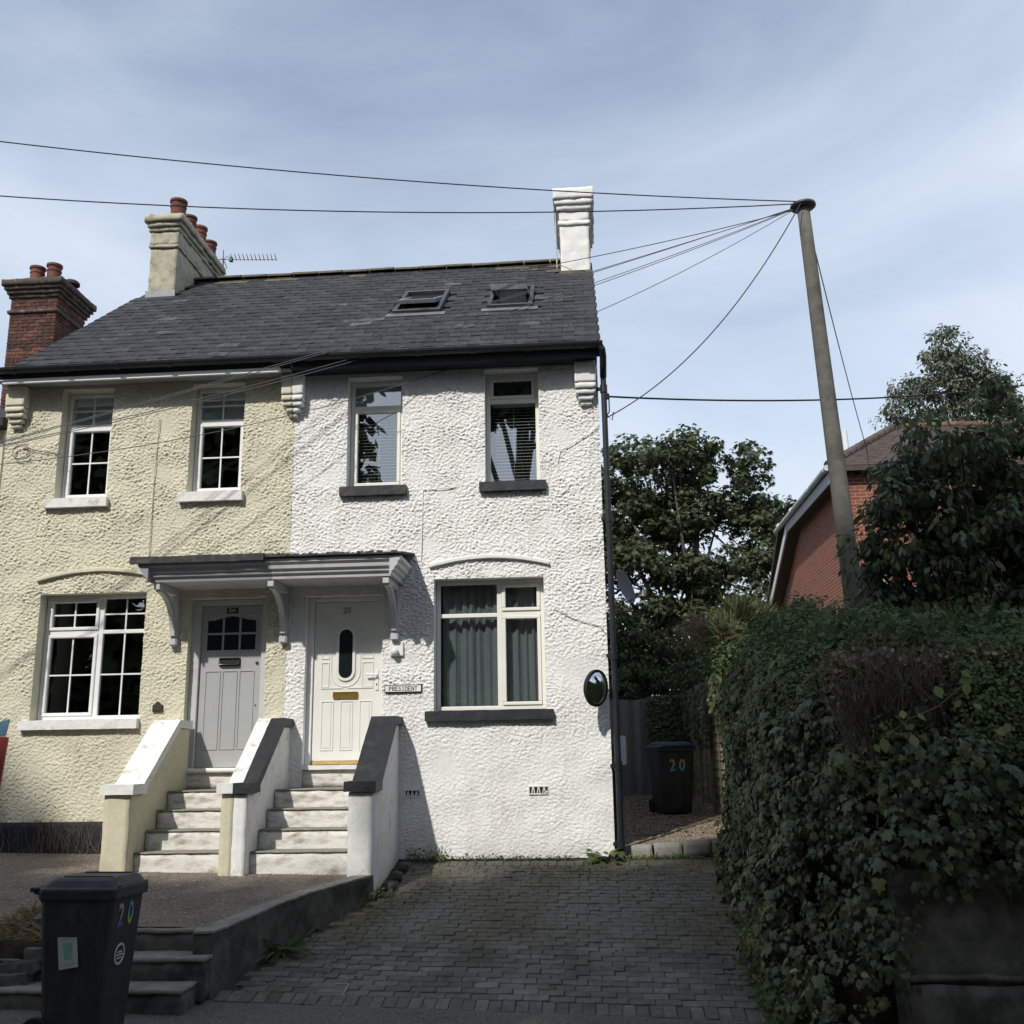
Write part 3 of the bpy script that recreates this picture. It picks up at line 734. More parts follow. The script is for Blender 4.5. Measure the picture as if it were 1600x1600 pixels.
# ------------------------------------------------------------------ corbels under the eaves
def corbel(house, x0, x1, matn, seed, lx, rx):
    """a block stepping back in four courses; lx / rx say which sides draw in"""
    mb = MB()
    w = x1-x0
    for k, (z0, z1, p, ins) in enumerate([(5.62, 5.895, 0.155, 0.0), (5.545, 5.612, 0.150, 0.004), (5.475, 5.535, 0.130, 0.012), (5.405, 5.465, 0.10, 0.05), (5.345, 5.395, 0.07, 0.085)]):
        rough_box(x0+ins*lx, x1-ins*rx, -p, 0.03, z0, z1, 0.03, 0.007, 12, seed+k, mb)
    return obj('corbel', mb, matn, house, smooth=True)
corbel(white, -0.085, 0.175, 'white_render', 1, 0.7, 0.7)
corbel(white, PARTY+0.002, -3.52, 'white_render', 7, 0.0, 1.1)
corbel(cream, -3.80, PARTY-0.002, 'cream_render', 11, 1.1, 0.0)
corbel(cream, -7.44, -7.19, 'cream_render', 17, 0.7, 0.7)

# ------------------------------------------------------------------ curved drip mouldings over the ground-floor windows
def hood(house, x0, x1, zend, zmid, matn):
    mb = MB(); n = 18; top, bot = [], []
    for i in range(n+1):
        t = i/n; z = zend+(zmid-zend)*(1-(2*t-1)**2)
        top.append((x0+(x1-x0)*t, z+0.022+0.004*noise.noise((t*9, zend, 0)))); bot.append((x0+(x1-x0)*t, z-0.022+0.004*noise.noise((t*9, 5, zend))))
    mb.prism(top+bot[::-1], 'y', -0.055, 0.0)
    obj('drip_mould', mb, matn, house, bevel=0.006)
hood(white, -1.92, -0.46, 3.375, 3.475, 'white_render')
hood(cream, -6.86, -5.28, 3.345, 3.455, 'cream_render')

# ------------------------------------------------------------------ windows
def rect_ring(mb, x0, x1, z0, z1, w, y0, y1):
    mb.box(x0, x1, y0, y1, z0, z0+w); mb.box(x0, x1, y0, y1, z1-w, z1)
    mb.box(x0, x0+w, y0, y1, z0+w, z1-w); mb.box(x1-w, x1, y0, y1, z0+w, z1-w)
    return mb
def window(house, x0, x1, z0, z1, rails, cells, sill, sillmat, matn='upvc', fw=0.048, y=0.155):
    """outer frame (the window object) > rail, sash, pane, glazing bar, sill"""
    fr = rect_ring(MB(), x0+0.004, x1-0.004, z0+0.004, z1-0.004, fw, y, y+0.06)
    win = obj('window', fr, matn, house, bevel=0.006)
    for r_ in rails:
        obj('rail', MB().box(r_[0], r_[1], y+0.003, y+0.058, r_[2], r_[3]), matn, win, bevel=0.005)
    for (a, b, c, d, sash, nx, nz, gm) in cells:
        if sash:
            obj('sash', rect_ring(MB(), a+0.002, b-0.002, c+0.002, d-0.002, 0.042, y-0.014, y+0.04), matn, win, bevel=0.007)
            a, b, c, d = a+0.04, b-0.04, c+0.04, d-0.04
        obj('pane', MB().box(a-0.004, b+0.004, y+0.022, y+0.028, c-0.004, d+0.004), gm, win)
        for k in range(1, nx):
            xx = a+(b-a)*k/nx; obj('glazing_bar', MB().box(xx-0.009, xx+0.009, y+0.014, y+0.0215, c, d), matn, win)
        for k in range(1, nz):
            zz = c+(d-c)*k/nz; obj('glazing_bar', MB().box(a, b, y+0.0135, y+0.0212, zz-0.009, zz+0.009), matn, win)
    s = rough_box(sill[0], sill[1], -0.085, y+0.01, sill[2], sill[3], 0.05, 0.004, 8, x0, MB())
    obj('sill', s, sillmat, win, smooth=False)
    return win
g = 'glass'
y_tr = 2.705
window(cream, *HY['YG'], [(-6.103, -6.043, 1.68, 3.12), (-6.75, -6.103, y_tr-.024, y_tr+.024), (-6.043, -5.49, y_tr-.024, y_tr+.024)],
       [(-6.752, -6.103, y_tr+.024, 3.122, True, 2, 2, g), (-6.752, -6.103, 1.678, y_tr-.024, True, 2, 2, g),
        (-6.043, -5.488, y_tr+.024, 3.122, False, 2, 2, g), (-6.043, -5.488, 1.678, y_tr-.024, False, 2, 2, g)],
       (-6.90, -5.425, 1.515, 1.628), 'worn_white')
for nm, (a, b, c, d), sl in (('Y1', HY['Y1'], (-6.85, -6.02, 4.265, 4.383)), ('Y2', HY['Y2'], (-5.10, -4.275, 4.285, 4.408))):
    zt = 5.40
    window(cream, a, b, c, d, [(a+.05, b-.05, zt-.028, zt+.028)],
           [(a+.052, b-.052, zt+.028, d-.052, False, 2, 2, g), (a+.052, b-.052, c+.052, zt-.028, True, 2, 2, g)], sl, 'worn_white')
a, b, c, d = HW['W1']
window(white, a, b, c, d, [(a+.05, b-.05, 5.475, 5.525)], [(a+.052, b-.052, 5.525, d-.052, False, 1, 1, g), (a+.052, b-.052, c+.052, 5.475, True, 1, 1, 'glass_flat')], (-3.04, -2.20, 4.285, 4.402), 'black_paint', 'cream_upvc')
a, b, c, d = HW['W2']
window(white, a, b, c, d, [(a+.05, b-.05, 5.49, 5.545)], [(a+.052, b-.052, 5.545, d-.052, True, 1, 1, g), (a+.052, b-.052, c+.052, 5.49, False, 1, 1, 'glass_flat')], (-1.295, -0.475, 4.285, 4.402), 'black_paint', 'cream_upvc')
a, b, c, d = HW['WG']
window(white, a, b, c, d, [(-1.115, -1.055, c+.05, d-.05), (a+.05, -1.115, 2.765, 2.815), (-1.055, b-.05, 2.78, 2.83)],
       [(a+.052, -1.115, 2.815, d-.052, False, 1, 1, 'glass_flat'), (a+.052, -1.115, c+.052, 2.765, False, 1, 1, 'glass_flat'),
        (-1.055, b-.052, 2.83, d-.052, True, 1, 1, 'glass_flat'), (-1.055, b-.052, c+.052, 2.78, True, 1, 1, 'glass_flat')],
       (-1.955, -0.455, 1.535, 1.652), 'black_paint', 'cream_upvc')

# ------------------------------------------------------------------ what hangs behind the glass
def curtain(x0, x1, z0, z1, label):
    n = int((x1-x0)/0.008); V, F = [], []
    for j in range(13):
        t = j/12
        for i in range(n+1):
            x = x0+(x1-x0)*i/n
            y = 0.29+0.022*math.sin(x*58+1.3*math.sin(x*9)+0.6*t)+0.014*math.sin(x*23+t*1.1)+0.006*math.sin(x*131)
            V.append((x, y, z0+(z1-z0)*t))
    for j in range(12):
        for i in range(n): F.append((j*(n+1)+i, j*(n+1)+i+1, (j+1)*(n+1)+i+1, (j+1)*(n+1)+i))
    return tag(mobj('curtain', fast_mesh('curtain', V, F, True), 'curtain'), label, 'curtain', 'grey curtains in the ground-floor window')
curtain(-1.84, -1.10, 1.62, 3.20, 'grey pleated curtain behind the wide left panes of the white house window')
curtain(-1.09, -0.55, 1.62, 3.20, 'grey pleated curtain behind the narrow right panes of the white house window')
def blind(x0, x1, z0, z1, step, tilt, label):
    mb = MB(); z = z0
    while z < z1:
        dy, dz = 0.0125*math.cos(tilt), 0.0125*math.sin(tilt)
        mb.add([(x0, 0.26-dy, z-dz), (x1, 0.26-dy, z-dz), (x1, 0.26+dy, z+dz), (x0, 0.26+dy, z+dz), (x0, 0.26, z+.004), (x1, 0.26, z+.004)], [(0, 1, 5, 4), (4, 5, 2, 3)])
        z += step
    for xx in (x0+(x1-x0)*0.5,): mb.tube([(xx, 0.245, z0), (xx, 0.245, z1)], 0.0022, 5)
    mb.box(x0, x1, 0.24, 0.28, z1, z1+0.03)
    tag(obj('venetian_blind', mb, 'blind'), label, 'blind')
blind(-2.90, -2.33, 4.47, 5.46, 0.042, R(12), 'slatted blind in the upper white house window nearer the party wall')
blind(-1.16, -0.60, 4.47, 5.47, 0.042, R(20), 'slatted blind in the upper white house window nearer the drainpipe')
def roller(x0, x1, z0, z1, label):
    mb = MB().box(x0, x1, 0.235, 0.239, z0, z1); mb.tube([(x0, 0.25, z1), (x1, 0.25, z1)], 0.02, 8)
    tag(obj('roller_blind', mb, 'net', bevel=0.001), label, 'blind', 'pale blinds pulled part-way down')
roller(-6.72, -6.09, 5.40, 5.82, 'pale roller blind in the left upper window of the cream house')
roller(-4.98, -4.34, 5.40, 5.82, 'pale roller blind in the right upper window of the cream house')
roller(-2.93, -2.30, 5.50, 5.82, 'pale roller blind in the top light of the white house window nearer the party wall')  # pale tone is part blind, part painted reflection of the sky
# ================================================================== front doors
def stadium(cx, cz, rx, hz, n=10):
    pts = [(cx+rx*math.cos(a), cz+hz-rx+rx*math.sin(a)) for a in np.linspace(0, math.pi, n)]
    pts += [(cx+rx*math.cos(a), cz-hz+rx+rx*math.sin(a)) for a in np.linspace(math.pi, 2*math.pi, n)]
    return pts
def ring_poly(mb, outer, inner, y0, y1):
    n = len(outer)
    vs = [(p[0], y0, p[1]) for p in outer]+[(p[0], y0, p[1]) for p in inner]+[(p[0], y1, p[1]) for p in outer]+[(p[0], y1, p[1]) for p in inner]
    fs = []
    for i in range(n):
        j = (i+1) % n
        fs += [(i, j, n+j, n+i), (2*n+i, 2*n+j, j, i), (n+i, n+j, 3*n+j, 3*n+i)]
    return mb.add(vs, fs)
def put_text(parent, s, size, loc, material, name='lettering', bold=0.0, rot=(R(90), 0, 0), sx=1.0):
    me = text_mesh(s, size, 0.002, bold)
    o = mobj(name, me, material, parent, loc, rot); o.scale = (sx, 1, 1)
    return o

# white door of the white house
dx0, dx1, dz0, dz1 = -3.345, -2.525, 1.06, 2.99
door = obj('door', MB().box(dx0, dx1, 0.125, 0.17, dz0, dz1), 'door_white', white, bevel=0.003)
fr = MB().box(-3.418, dx0-0.006, 0.095, 0.205, 1.02, 3.045); fr.box(dx1+0.006, -2.483, 0.095, 0.205, 1.02, 3.045); fr.box(dx0-0.006, dx1+0.006, 0.095, 0.18, dz1+0.006, 3.045)
obj('door_frame', fr, 'upvc', white, bevel=0.005)
dcx = -2.955
obj('door_glass', MB().prism(stadium(dcx, 2.36, 0.083, 0.295), 'y', 0.1175, 0.124), 'dark_glass', door)
mb = ring_poly(MB(), stadium(dcx, 2.36, 0.118, 0.330), stadium(dcx, 2.36, 0.083, 0.295), 0.106, 0.126)
obj('glass_beading', mb, 'door_white', door, bevel=0.004)
mb = ring_poly(MB(), stadium(dcx, 2.36, 0.185, 0.400), stadium(dcx, 2.36, 0.172, 0.387), 0.117, 0.126)
obj('arch_moulding', mb, 'door_white', door, bevel=0.002)
for k in range(3):
    a = dx0+0.10+k*0.232
    mb = rect_ring(MB(), a, a+0.155, 1.22, 1.80, 0.014, 0.117, 0.1255); mb.box(a+0.03, a+0.125, 0.119, 0.1255, 1.25, 1.77)
    obj('panel', mb, 'door_white', door, bevel=0.003)
for a, b in ((dx0+0.09, dcx-0.20), (dcx+0.20, dx1-0.09)):
    obj('panel', rect_ring(MB(), a, b, 2.30, 2.52, 0.012, 0.117, 0.1255), 'door_white', door, bevel=0.002)
    obj('panel', rect_ring(MB(), a, b, 2.55, 2.74, 0.012, 0.117, 0.1255), 'door_white', door, bevel=0.002)
    obj('panel', rect_ring(MB(), a, b, 1.96, 2.26, 0.012, 0.117, 0.1255), 'door_white', door, bevel=0.002)
    lo, hi = (a, dcx-0.03) if a < dcx else (dcx+0.03, b)
    obj('panel', MB().box(lo, hi, 0.117, 0.1255, 1.945, 1.958), 'door_white', door)
lb = rect_ring(MB(), -3.10, -2.80, 1.83, 1.905, 0.012, 0.100, 0.1255); lb.box(-3.088, -2.812, 0.108, 0.1255, 1.842, 1.893)
obj('letterbox', lb, 'brass', door, bevel=0.003)
hd = MB().box(-2.588, -2.552, 0.112, 0.1255, 1.92, 2.16); hd.tube([(-2.57, 0.118, 2.10), (-2.57, 0.075, 2.10), (-2.70, 0.072, 2.105)], 0.011, 10)
obj('door_handle', hd, 'upvc', door, bevel=0.002)
obj('keyhole', MB().prism(stadium(-2.57, 1.985, 0.006, 0.016, 6), 'y', 0.1085, 0.1115), 'black_ink', door)
put_text(door, '20', 0.105, (dcx, 0.122, 2.885), 'grey_ink', 'number', 0.0015, sx=0.95)
obj('weather_bar', MB().prism([(0.085, 1.062), (0.125, 1.062), (0.125, 1.105), (0.110, 1.10)], 'x', dx0+0.01, dx1-0.01), 'dull_brass', door)
obj('door_sill', rough_box(-3.43, -2.47, -0.035, 0.18, 1.005, 1.055, 0.05, 0.002, 6, 3), 'white_paint', white)
obj('threshold', rough_box(-3.418, -2.482, 0.012, 0.18, 0.80, 1.003, 0.06, 0.005, 7, 4), 'step_white', white, smooth=True)

# grey door of the cream house
ex0, ex1, ez0, ez1 = -4.765, -4.005, 1.045, 2.985
gd = obj('door', MB().box(ex0, ex1, 0.13, 0.17, ez0, ez1), 'door_grey', cream, bevel=0.003)
fr = MB().box(-4.878, ex0-0.006, 0.09, 0.18, 1.02, 3.055); fr.box(ex1+0.006, -3.908, 0.09, 0.18, 1.02, 3.055); fr.box(ex0-0.006, ex1+0.006, 0.09, 0.18, ez1+0.006, 3.055)
obj('door_frame', fr, 'canopy_white', cream, bevel=0.006)
px0, pw, gap = ex0+0.075, 0.182, 0.029
for k in range(3):
    a = px0+k*(pw+gap)
    obj('door_pane', MB().box(a, a+pw, 0.124, 0.1295, 2.44, 2.625), 'dark_glass', gd)
    zt = 2.80 if k != 1 else 2.855
    if k == 1: top = [(a, 2.835), (a+pw*0.5, 2.855), (a+pw, 2.835)]
    elif k == 0: top = [(a, 2.80), (a+pw*0.5, 2.805), (a+pw, 2.83)]
    else: top = [(a, 2.83), (a+pw*0.5, 2.805), (a+pw, 2.80)]
    obj('door_pane', MB().prism([(a, 2.655), (a+pw, 2.655)]+top[::-1], 'y', 0.124, 0.1295), 'dark_glass', gd)
    obj('panel', rect_ring(MB(), a-0.004, a+pw+0.004, 1.25, 2.19, 0.014, 0.121, 0.1305), 'door_grey', gd, bevel=0.003)
mb = MB()
rect_ring(mb, px0-0.02, px0+3*pw+2*gap+0.02, 2.42, 2.88, 0.018, 0.118, 0.1305)
for k in (1, 2): mb.box(px0+k*(pw+gap)-gap+0.004, px0+k*(pw+gap)-0.004, 0.118, 0.1305, 2.44, 2.86)
mb.box(px0, px0+3*pw+2*gap, 0.1185, 0.1302, 2.63, 2.65)
obj('glass_beading', mb, 'door_grey', gd, bevel=0.003)
lb = rect_ring(MB(), -4.525, -4.265, 2.245, 2.345, 0.014, 0.105, 0.1305); lb.box(-4.511, -4.279, 0.120, 0.1305, 2.259, 2.331)
obj('letterbox', lb, 'black_ink', gd, bevel=0.002)
hd = MB().tube([(-4.505, 0.112, 2.305), (-4.51, 0.085, 2.268), (-4.28, 0.085, 2.268), (-4.285, 0.112, 2.305)], 0.009, 8)
obj('letterbox_handle', hd, 'chrome', gd)
obj('lock', MB().tube([(-4.055, 0.118, 2.275), (-4.055, 0.131, 2.275)], 0.018, 12), 'black_ink', gd)
obj('lock', MB().tube([(-4.055, 0.120, 1.77), (-4.055, 0.131, 1.77)], 0.009, 10), 'dark_steel', gd)
npl = obj('number_plate', MB().box(-4.46, -4.32, 0.120, 0.1295, 2.892, 2.958), 'black_ink', gd, bevel=0.002)
put_text(npl, '22A', 0.056, (-4.39, 0.117, 2.925), 'sticker_white', 'number', 0.0012)
obj('door_sill', rough_box(-4.885, -3.90, -0.03, 0.18, 0.985, 1.04, 0.05, 0.003, 6, 9), 'white_paint', cream, smooth=True)
obj('threshold', rough_box(-4.878, -3.908, 0.012, 0.18, 0.80, 0.983, 0.06, 0.005, 7, 8), 'step_white', cream, smooth=True)

# small fittings that belong to the walls
def vent(x0, x1, z0, z1):
    v = obj('air_brick', MB().box(x0, x1, -0.021, 0.02, z0, z1), 'black_ink', white)  # black block stands in for the shade inside the vent holes
    mb = rect_ring(MB(), x0-.006, x1+.006, z0-.006, z1+.006, 0.012, -0.029, -0.010)
    for k in range(1, 7):
        xx = x0+(x1-x0)*k/7; s = 0.012*(1 if k % 2 else -1)
        mb.hexa([(xx-.006, -.028, z0+.006), (xx+.006, -.028, z0+.006), (xx+.006, -.0205, z0+.006), (xx-.006, -.0205, z0+.006),
                 (xx-.006+s, -.028, z1-.006), (xx+.006+s, -.028, z1-.006), (xx+.006+s, -.0205, z1-.006), (xx-.006+s, -.0205, z1-.006)])
    obj('grille', mb, 'worn_white', v)
vent(-0.755, -0.535, 0.70, 0.785); vent(-2.19, -2.02, 0.69, 0.76)
def cable(house, pts, r=0.006, matn='white_paint'):
    obj('cable', MB().tube(pts, r, 6), matn, house)
cable(white, [(-2.02, -0.022, 3.44), (-2.01, -0.022, 3.9), (-2.0, -0.022, 4.34), (-1.6, -0.022, 4.36)])
cable(white, [(0.20, -0.03, 5.10), (0.10, -0.03, 5.0), (-0.15, -0.028, 4.86), (-0.29, -0.026, 4.78), (-0.33, -0.026, 4.62), (-0.24, -0.026, 4.42), (-0.20, -0.026, 4.3), (-0.30, -0.026, 4.22)])
cable(white, [(-0.42, -0.02, 2.82), (-0.2, -0.022, 2.70), (0.02, -0.022, 2.63), (0.12, -0.022, 2.60), (0.19, -0.022, 2.50)], 0.004, 'grey_ink')
cable(cream, [(-5.42, -0.024, 5.42), (-5.44, -0.024, 4.6), (-5.44, -0.024, 3.5)], 0.005, 'chimney_cream')

nm = thing('name_plate', 'white plate lettered PRESIDENT beside the white door', 'sign', (-2.22, 0, 1.92))
obj('backing', MB().box(-2.445, -2.0, -0.034, -0.012, 1.875, 1.965), 'black_ink', nm, bevel=0.003)
obj('face', MB().box(-2.435, -2.010, -0.0375, -0.034, 1.885, 1.955), 'upvc', nm)
# slab-serif capitals built stroke by stroke on a 5 x 7 grid
GL = {'P': ['#### ', '#   #', '#   #', '#### ', '#    ', '#    ', '#    '], 'R': ['#### ', '#   #', '#   #', '#### ', '# #  ', '#  # ', '#   #'],
      'E': ['#####', '#    ', '#    ', '#### ', '#    ', '#    ', '#####'], 'S': [' ####', '#    ', '#    ', ' ### ', '    #', '    #', '#### '],
      'I': [' ### ', '  #  ', '  #  ', '  #  ', '  #  ', '  #  ', ' ### '], 'D': ['#### ', '#   #', '#   #', '#   #', '#   #', '#   #', '#### '],
      'N': ['#   #', '##  #', '##  #', '# # #', '#  ##', '#  ##', '#   #'], 'T': ['#####', '  #  ', '  #  ', '  #  ', '  #  ', '  #  ', '  #  ']}
mb = MB(); cw, ch = 0.0060, 0.0072
for k, chx in enumerate('PRESIDENT'):
    ox = -2.2225-4.5*0.0385+k*0.0385+0.004; oz = 1.92-3.5*ch
    for r_, line in enumerate(GL[chx]):
        for c_, t in enumerate(line):
            if t == '#':
                x = ox+c_*cw; z = oz+(6-r_)*ch
                mb.box(x-0.0004, x+cw+0.0012, -0.0392, -0.0376, z-0.0002, z+ch+0.0002)
    # serifs at the feet and shoulders
    for sx in ((0, 2) if chx in 'P' else (0, 4) if chx in 'RN' else (2,) if chx in 'TI' else (0,)):
        mb.box(ox+sx*cw-0.0035, ox+(sx+1)*cw+0.0035, -0.0391, -0.0377, oz-0.0003, oz+0.0042) if not (chx == 'P' and sx == 2) else None
    if chx in 'PRDENT': mb.box(ox-0.0035, ox+cw, -0.0391, -0.0377, oz+7*ch-0.0045, oz+7*ch+0.0002)
obj('lettering', mb, 'black_ink', nm)

pl = thing('wall_plaque', 'small dark arched plaque on the cream wall left of the grey door', 'plaque', (-5.20, 0, 1.70))
poly = [(-5.262, 1.705), (-5.138, 1.705), (-5.138, 1.785), (-5.165, 1.795), (-5.18, 1.82), (-5.20, 1.828), (-5.22, 1.82), (-5.235, 1.795), (-5.262, 1.785)]
obj('plate', MB().prism(poly, 'y', -0.038, -0.012), 'bronze', pl, bevel=0.003)
obj('relief', MB().prism([(-5.245, 1.718), (-5.155, 1.718), (-5.16, 1.745), (-5.19, 1.765), (-5.21, 1.752), (-5.24, 1.75)], 'y', -0.043, -0.0382), 'bronze', pl)
bl = thing('bell_box', 'white square box with a domed sensor under the right canopy bracket', 'doorbell', (-2.31, 0, 2.30))
obj('back_plate', MB().box(-2.385, -2.225, -0.04, -0.010, 2.305, 2.475), 'white_paint', bl, bevel=0.006)
obj('dome', MB().lathe([(0.047, 0), (0.048, 0.035), (0.040, 0.052), (0.022, 0.062), (0.004, 0.065)], 18).xf(Matrix.Translation((-2.325, -0.04, 2.352)) @ Matrix.Rotation(R(90), 4, 'X')), 'plastic_white', bl, smooth=True)

# ================================================================== porch canopy shared by the doors
can = thing('porch_canopy', 'timber porch canopy with felt top spanning both front doors on three curved brackets', 'canopy', (-3.7, 0, 3.1))
def canopy_half(x0, x1, left_end, right_end, matn):
    # moulding profile (y outwards, z): steps out towards the top
    prof = [(-0.635, 3.165), (-0.655, 3.165), (-0.660, 3.205), (-0.690, 3.225), (-0.695, 3.255), (-0.725, 3.275), (-0.730, 3.315), (-0.760, 3.345), (-0.765, 3.385), (-0.635, 3.385)]
    obj('moulding', MB().prism(prof, 'x', x0, x1), matn, can)
    sof = MB().box(x0, x1, -0.634, 0.0, 3.175, 3.20)
    for k in range(6): sof.box(x0+0.002, x1-0.002, -0.62+k*0.104, -0.53+k*0.104, 3.170, 3.176)
    obj('soffit', sof, 'canopy_white', can)
    for end, sg in ((left_end, -1), (right_end, 1)):
        if end is None: continue
        q = [(0.0, 3.165), (0.02, 3.165), (0.025, 3.205), (0.055, 3.225), (0.06, 3.255), (0.09, 3.275), (0.095, 3.315), (0.125, 3.345), (0.13, 3.385), (0.0, 3.385)]
        obj('moulding', MB().prism([(end+sg*p[0], p[1]) for p in q], 'y', -0.765, -0.004), matn, can)
canopy_half(-5.10, PARTY, -5.10, None, 'canopy_grey'); canopy_half(PARTY+0.001, -2.26, None, -2.26, 'canopy_white')
def canopy_top(x0, x1, zf, zb, seed):
    V, F = [], []; nx, ny = int((x1-x0)/0.05), 16
    for j in range(ny+1):
        t = j/ny; y = -0.80+0.80*t
        for i in range(nx+1):
            x = x0+(x1-x0)*i/nx
            V.append((x, y+(0.01*noise.noise((x*9, seed, 0)) if j == 0 else 0), zf+(zb-zf)*t+0.007*noise.noise((x*6, y*6, seed))))
    n = (nx+1)*(ny+1)
    V += [(p[0], p[1], p[2]-0.028) for p in V]
    for j in range(ny):
        for i in range(nx):
            a = j*(nx+1)+i; F.append((a, a+1, a+nx+2, a+nx+1)); F.append((n+a, n+a+nx+1, n+a+nx+2, n+a+1))
    for i in range(nx): F.append((i, n+i, n+i+1, i+1))
    for j in range(ny):
        a = j*(nx+1); b = a+nx; F.append((a, a+nx+1, n+a+nx+1, n+a)); F.append((b, n+b, n+b+nx+1, b+nx+1))
    me = fast_mesh('felt_roof', V, F, True)
    mobj('felt_roof', me, 'felt', can)
canopy_top(-5.30, -3.70, 3.425, 3.53, 1.0); canopy_top(-3.72, -2.10, 3.42, 3.55, 5.0)
obj('felt_edge', rough_box(-5.31, -3.72, -0.815, -0.775, 3.365, 3.445, 0.06, 0.006, 5, 2), 'felt', can)
lw = MB()
for k in range(90):
    x = -3.80+random.random()*0.35 if k < 40 else random.uniform(-3.75, -2.2)
    rough_box(x, x+random.uniform(.02, .06), -0.80+random.random()*0.04, -0.76, 3.41, 3.425+random.random()*0.022, 0.05, 0.008, 30, k, lw)
obj('moss_crust', lw, 'felt', can, smooth=True)
def bracket(xc, matn):
    b = obj('bracket', MB().box(xc-0.038, xc+0.038, -0.085, -0.012, 2.58, 3.168), matn, can, bevel=0.004)
    obj('bracket_foot', MB().box(xc-0.046, xc+0.046, -0.105, -0.010, 2.485, 2.578), matn, b, bevel=0.012, seg=2)
    obj('bracket_arm', MB().box(xc-0.036, xc+0.036, -0.64, -0.086, 3.085, 3.164), matn, b, bevel=0.004)
    poly_o, poly_i = [], []
    for k in range(13):
        t = k/12; a = t*math.pi/2
        y = -0.09-0.50*(1-math.cos(a)); z = 2.60+0.485*math.sin(a)
        poly_o.append((y-0.035*math.cos(a)*1.0, z-0.020*math.sin(a))); poly_i.append((y+0.028*math.cos(a), z+0.035*math.sin(a)))
    obj('bracket_brace', MB().prism(poly_o+poly_i[::-1], 'x', xc-0.030, xc+0.030), matn, b)
bracket(-5.04, 'canopy_white'); bracket(-3.68, 'canopy_white'); bracket(-2.325, 'canopy_white')

# ================================================================== entrance steps and stair parapets
def stairs(x0, x1, label):
    st = thing('entrance_steps', label, 'steps', ((x0+x1)/2, -1.3, 0))
    ry = [-1.33, -1.07, -0.81, -0.56]; tz = [0.215, 0.415, 0.61, 0.805]; lo = [-0.15, 0.17, 0.37, 0.565]
    for k in range(4):
        s = obj('step', rough_box(x0, x1, ry[k], (ry[k+1]+0.05 if k < 3 else 0.008), lo[k], tz[k]-0.018, 0.055, 0.006, 8, k+x0, MB()), 'step_white', st, smooth=True)
        obj('tread', rough_box(x0+0.002, x1-0.002, ry[k]-0.012, (ry[k+1]+0.02 if k < 3 else 0.006), tz[k]-0.016, tz[k], 0.06, 0.004, 9, k+3*x0, MB()), 'concrete_top', s, smooth=True)
stairs(-4.785, -3.825, 'four worn white steps up to the grey front door')
stairs(-3.555, -2.50, 'four worn white steps up to the white front door')
WALLP = [(0.002, -0.35), (-1.24, -0.35), (-1.24, 0.795), (-0.36, 1.49), (0.002, 1.49)]
COPP = [(0.002, 1.50), (-0.345, 1.50), (-1.245, 0.79), (-1.245, 0.90), (-0.375, 1.592), (0.002, 1.592)]
def grid_prism(poly, x0, x1, seed, amp=0.004, cell=0.08):
    """prism along x, subdivided and roughened"""
    bm = bmesh.new()
    a = [bm.verts.new((x0, p[0], p[1])) for p in poly]; f1 = bm.faces.new(a)
    r_ = bmesh.ops.extrude_face_region(bm, geom=[f1])
    for v in r_['geom']:
        if isinstance(v, bmesh.types.BMVert): v.co.x = x1
    bmesh.ops.triangulate(bm, faces=[f for f in bm.faces if len(f.verts) > 4])
    for it in range(4):
        es = [e for e in bm.edges if e.calc_length() > cell*1.6]
        if not es: break
        bmesh.ops.subdivide_edges(bm, edges=es, cuts=1, use_grid_fill=True)
    bmesh.ops.triangulate(bm, faces=[f for f in bm.faces if len(f.verts) > 4])
    for v in bm.verts: v.co += noise.noise_vector(v.co*6+Vector((seed, 0, seed)))*amp+noise.noise_vector(v.co*19)*amp*0.5
    mb = MB(); bm.verts.index_update()
    mb.add([v.co.copy() for v in bm.verts], [tuple(v.index for v in f.verts) for f in bm.faces]); bm.free()
    return mb
def parapet(x0, x1, label, halves):
    """halves: (x0, x1, wall material, coping material) side by side"""
    p = thing('stair_parapet', label, 'parapet wall', ((x0+x1)/2, -1.4, 0))
    for k, (a, b, wm, cm) in enumerate(halves):
        first, last = k == 0, k == len(halves)-1
        obj('flank_wall', grid_prism(WALLP, a, b, a), wm, p, smooth=False)
        obj('post', rough_box(a-(0.012 if first else 0), b+(0.012 if last else 0), -1.50, -1.245, -0.42, 0.797, 0.05, 0.007, 7, a+3), wm, p, smooth=True)
        obj('cap', rough_box(a-(0.055 if first else 0), b+(0.055 if last else 0), -1.545, -1.20, 0.80, 0.902, 0.05, 0.004, 8, a+9), cm, p)
        obj('coping', grid_prism(COPP, a-(0.035 if first else 0), b+(0.035 if last else 0), a+5, 0.003), cm, p)
parapet(-5.05, -4.80, 'cream stair parapet with white coping left of the grey door', [(-5.05, -4.80, 'worn_cream', 'worn_white')])
parapet(-3.81, -3.57, 'shared stair parapet, half cream and half white, coping half white half black', [(-3.81, -3.695, 'worn_cream', 'worn_white'), (-3.693, -3.57, 'worn_white', 'black_paint')])
parapet(-2.49, -2.265, 'white stair parapet with black coping right of the white door', [(-2.49, -2.265, 'worn_white', 'black_paint')])

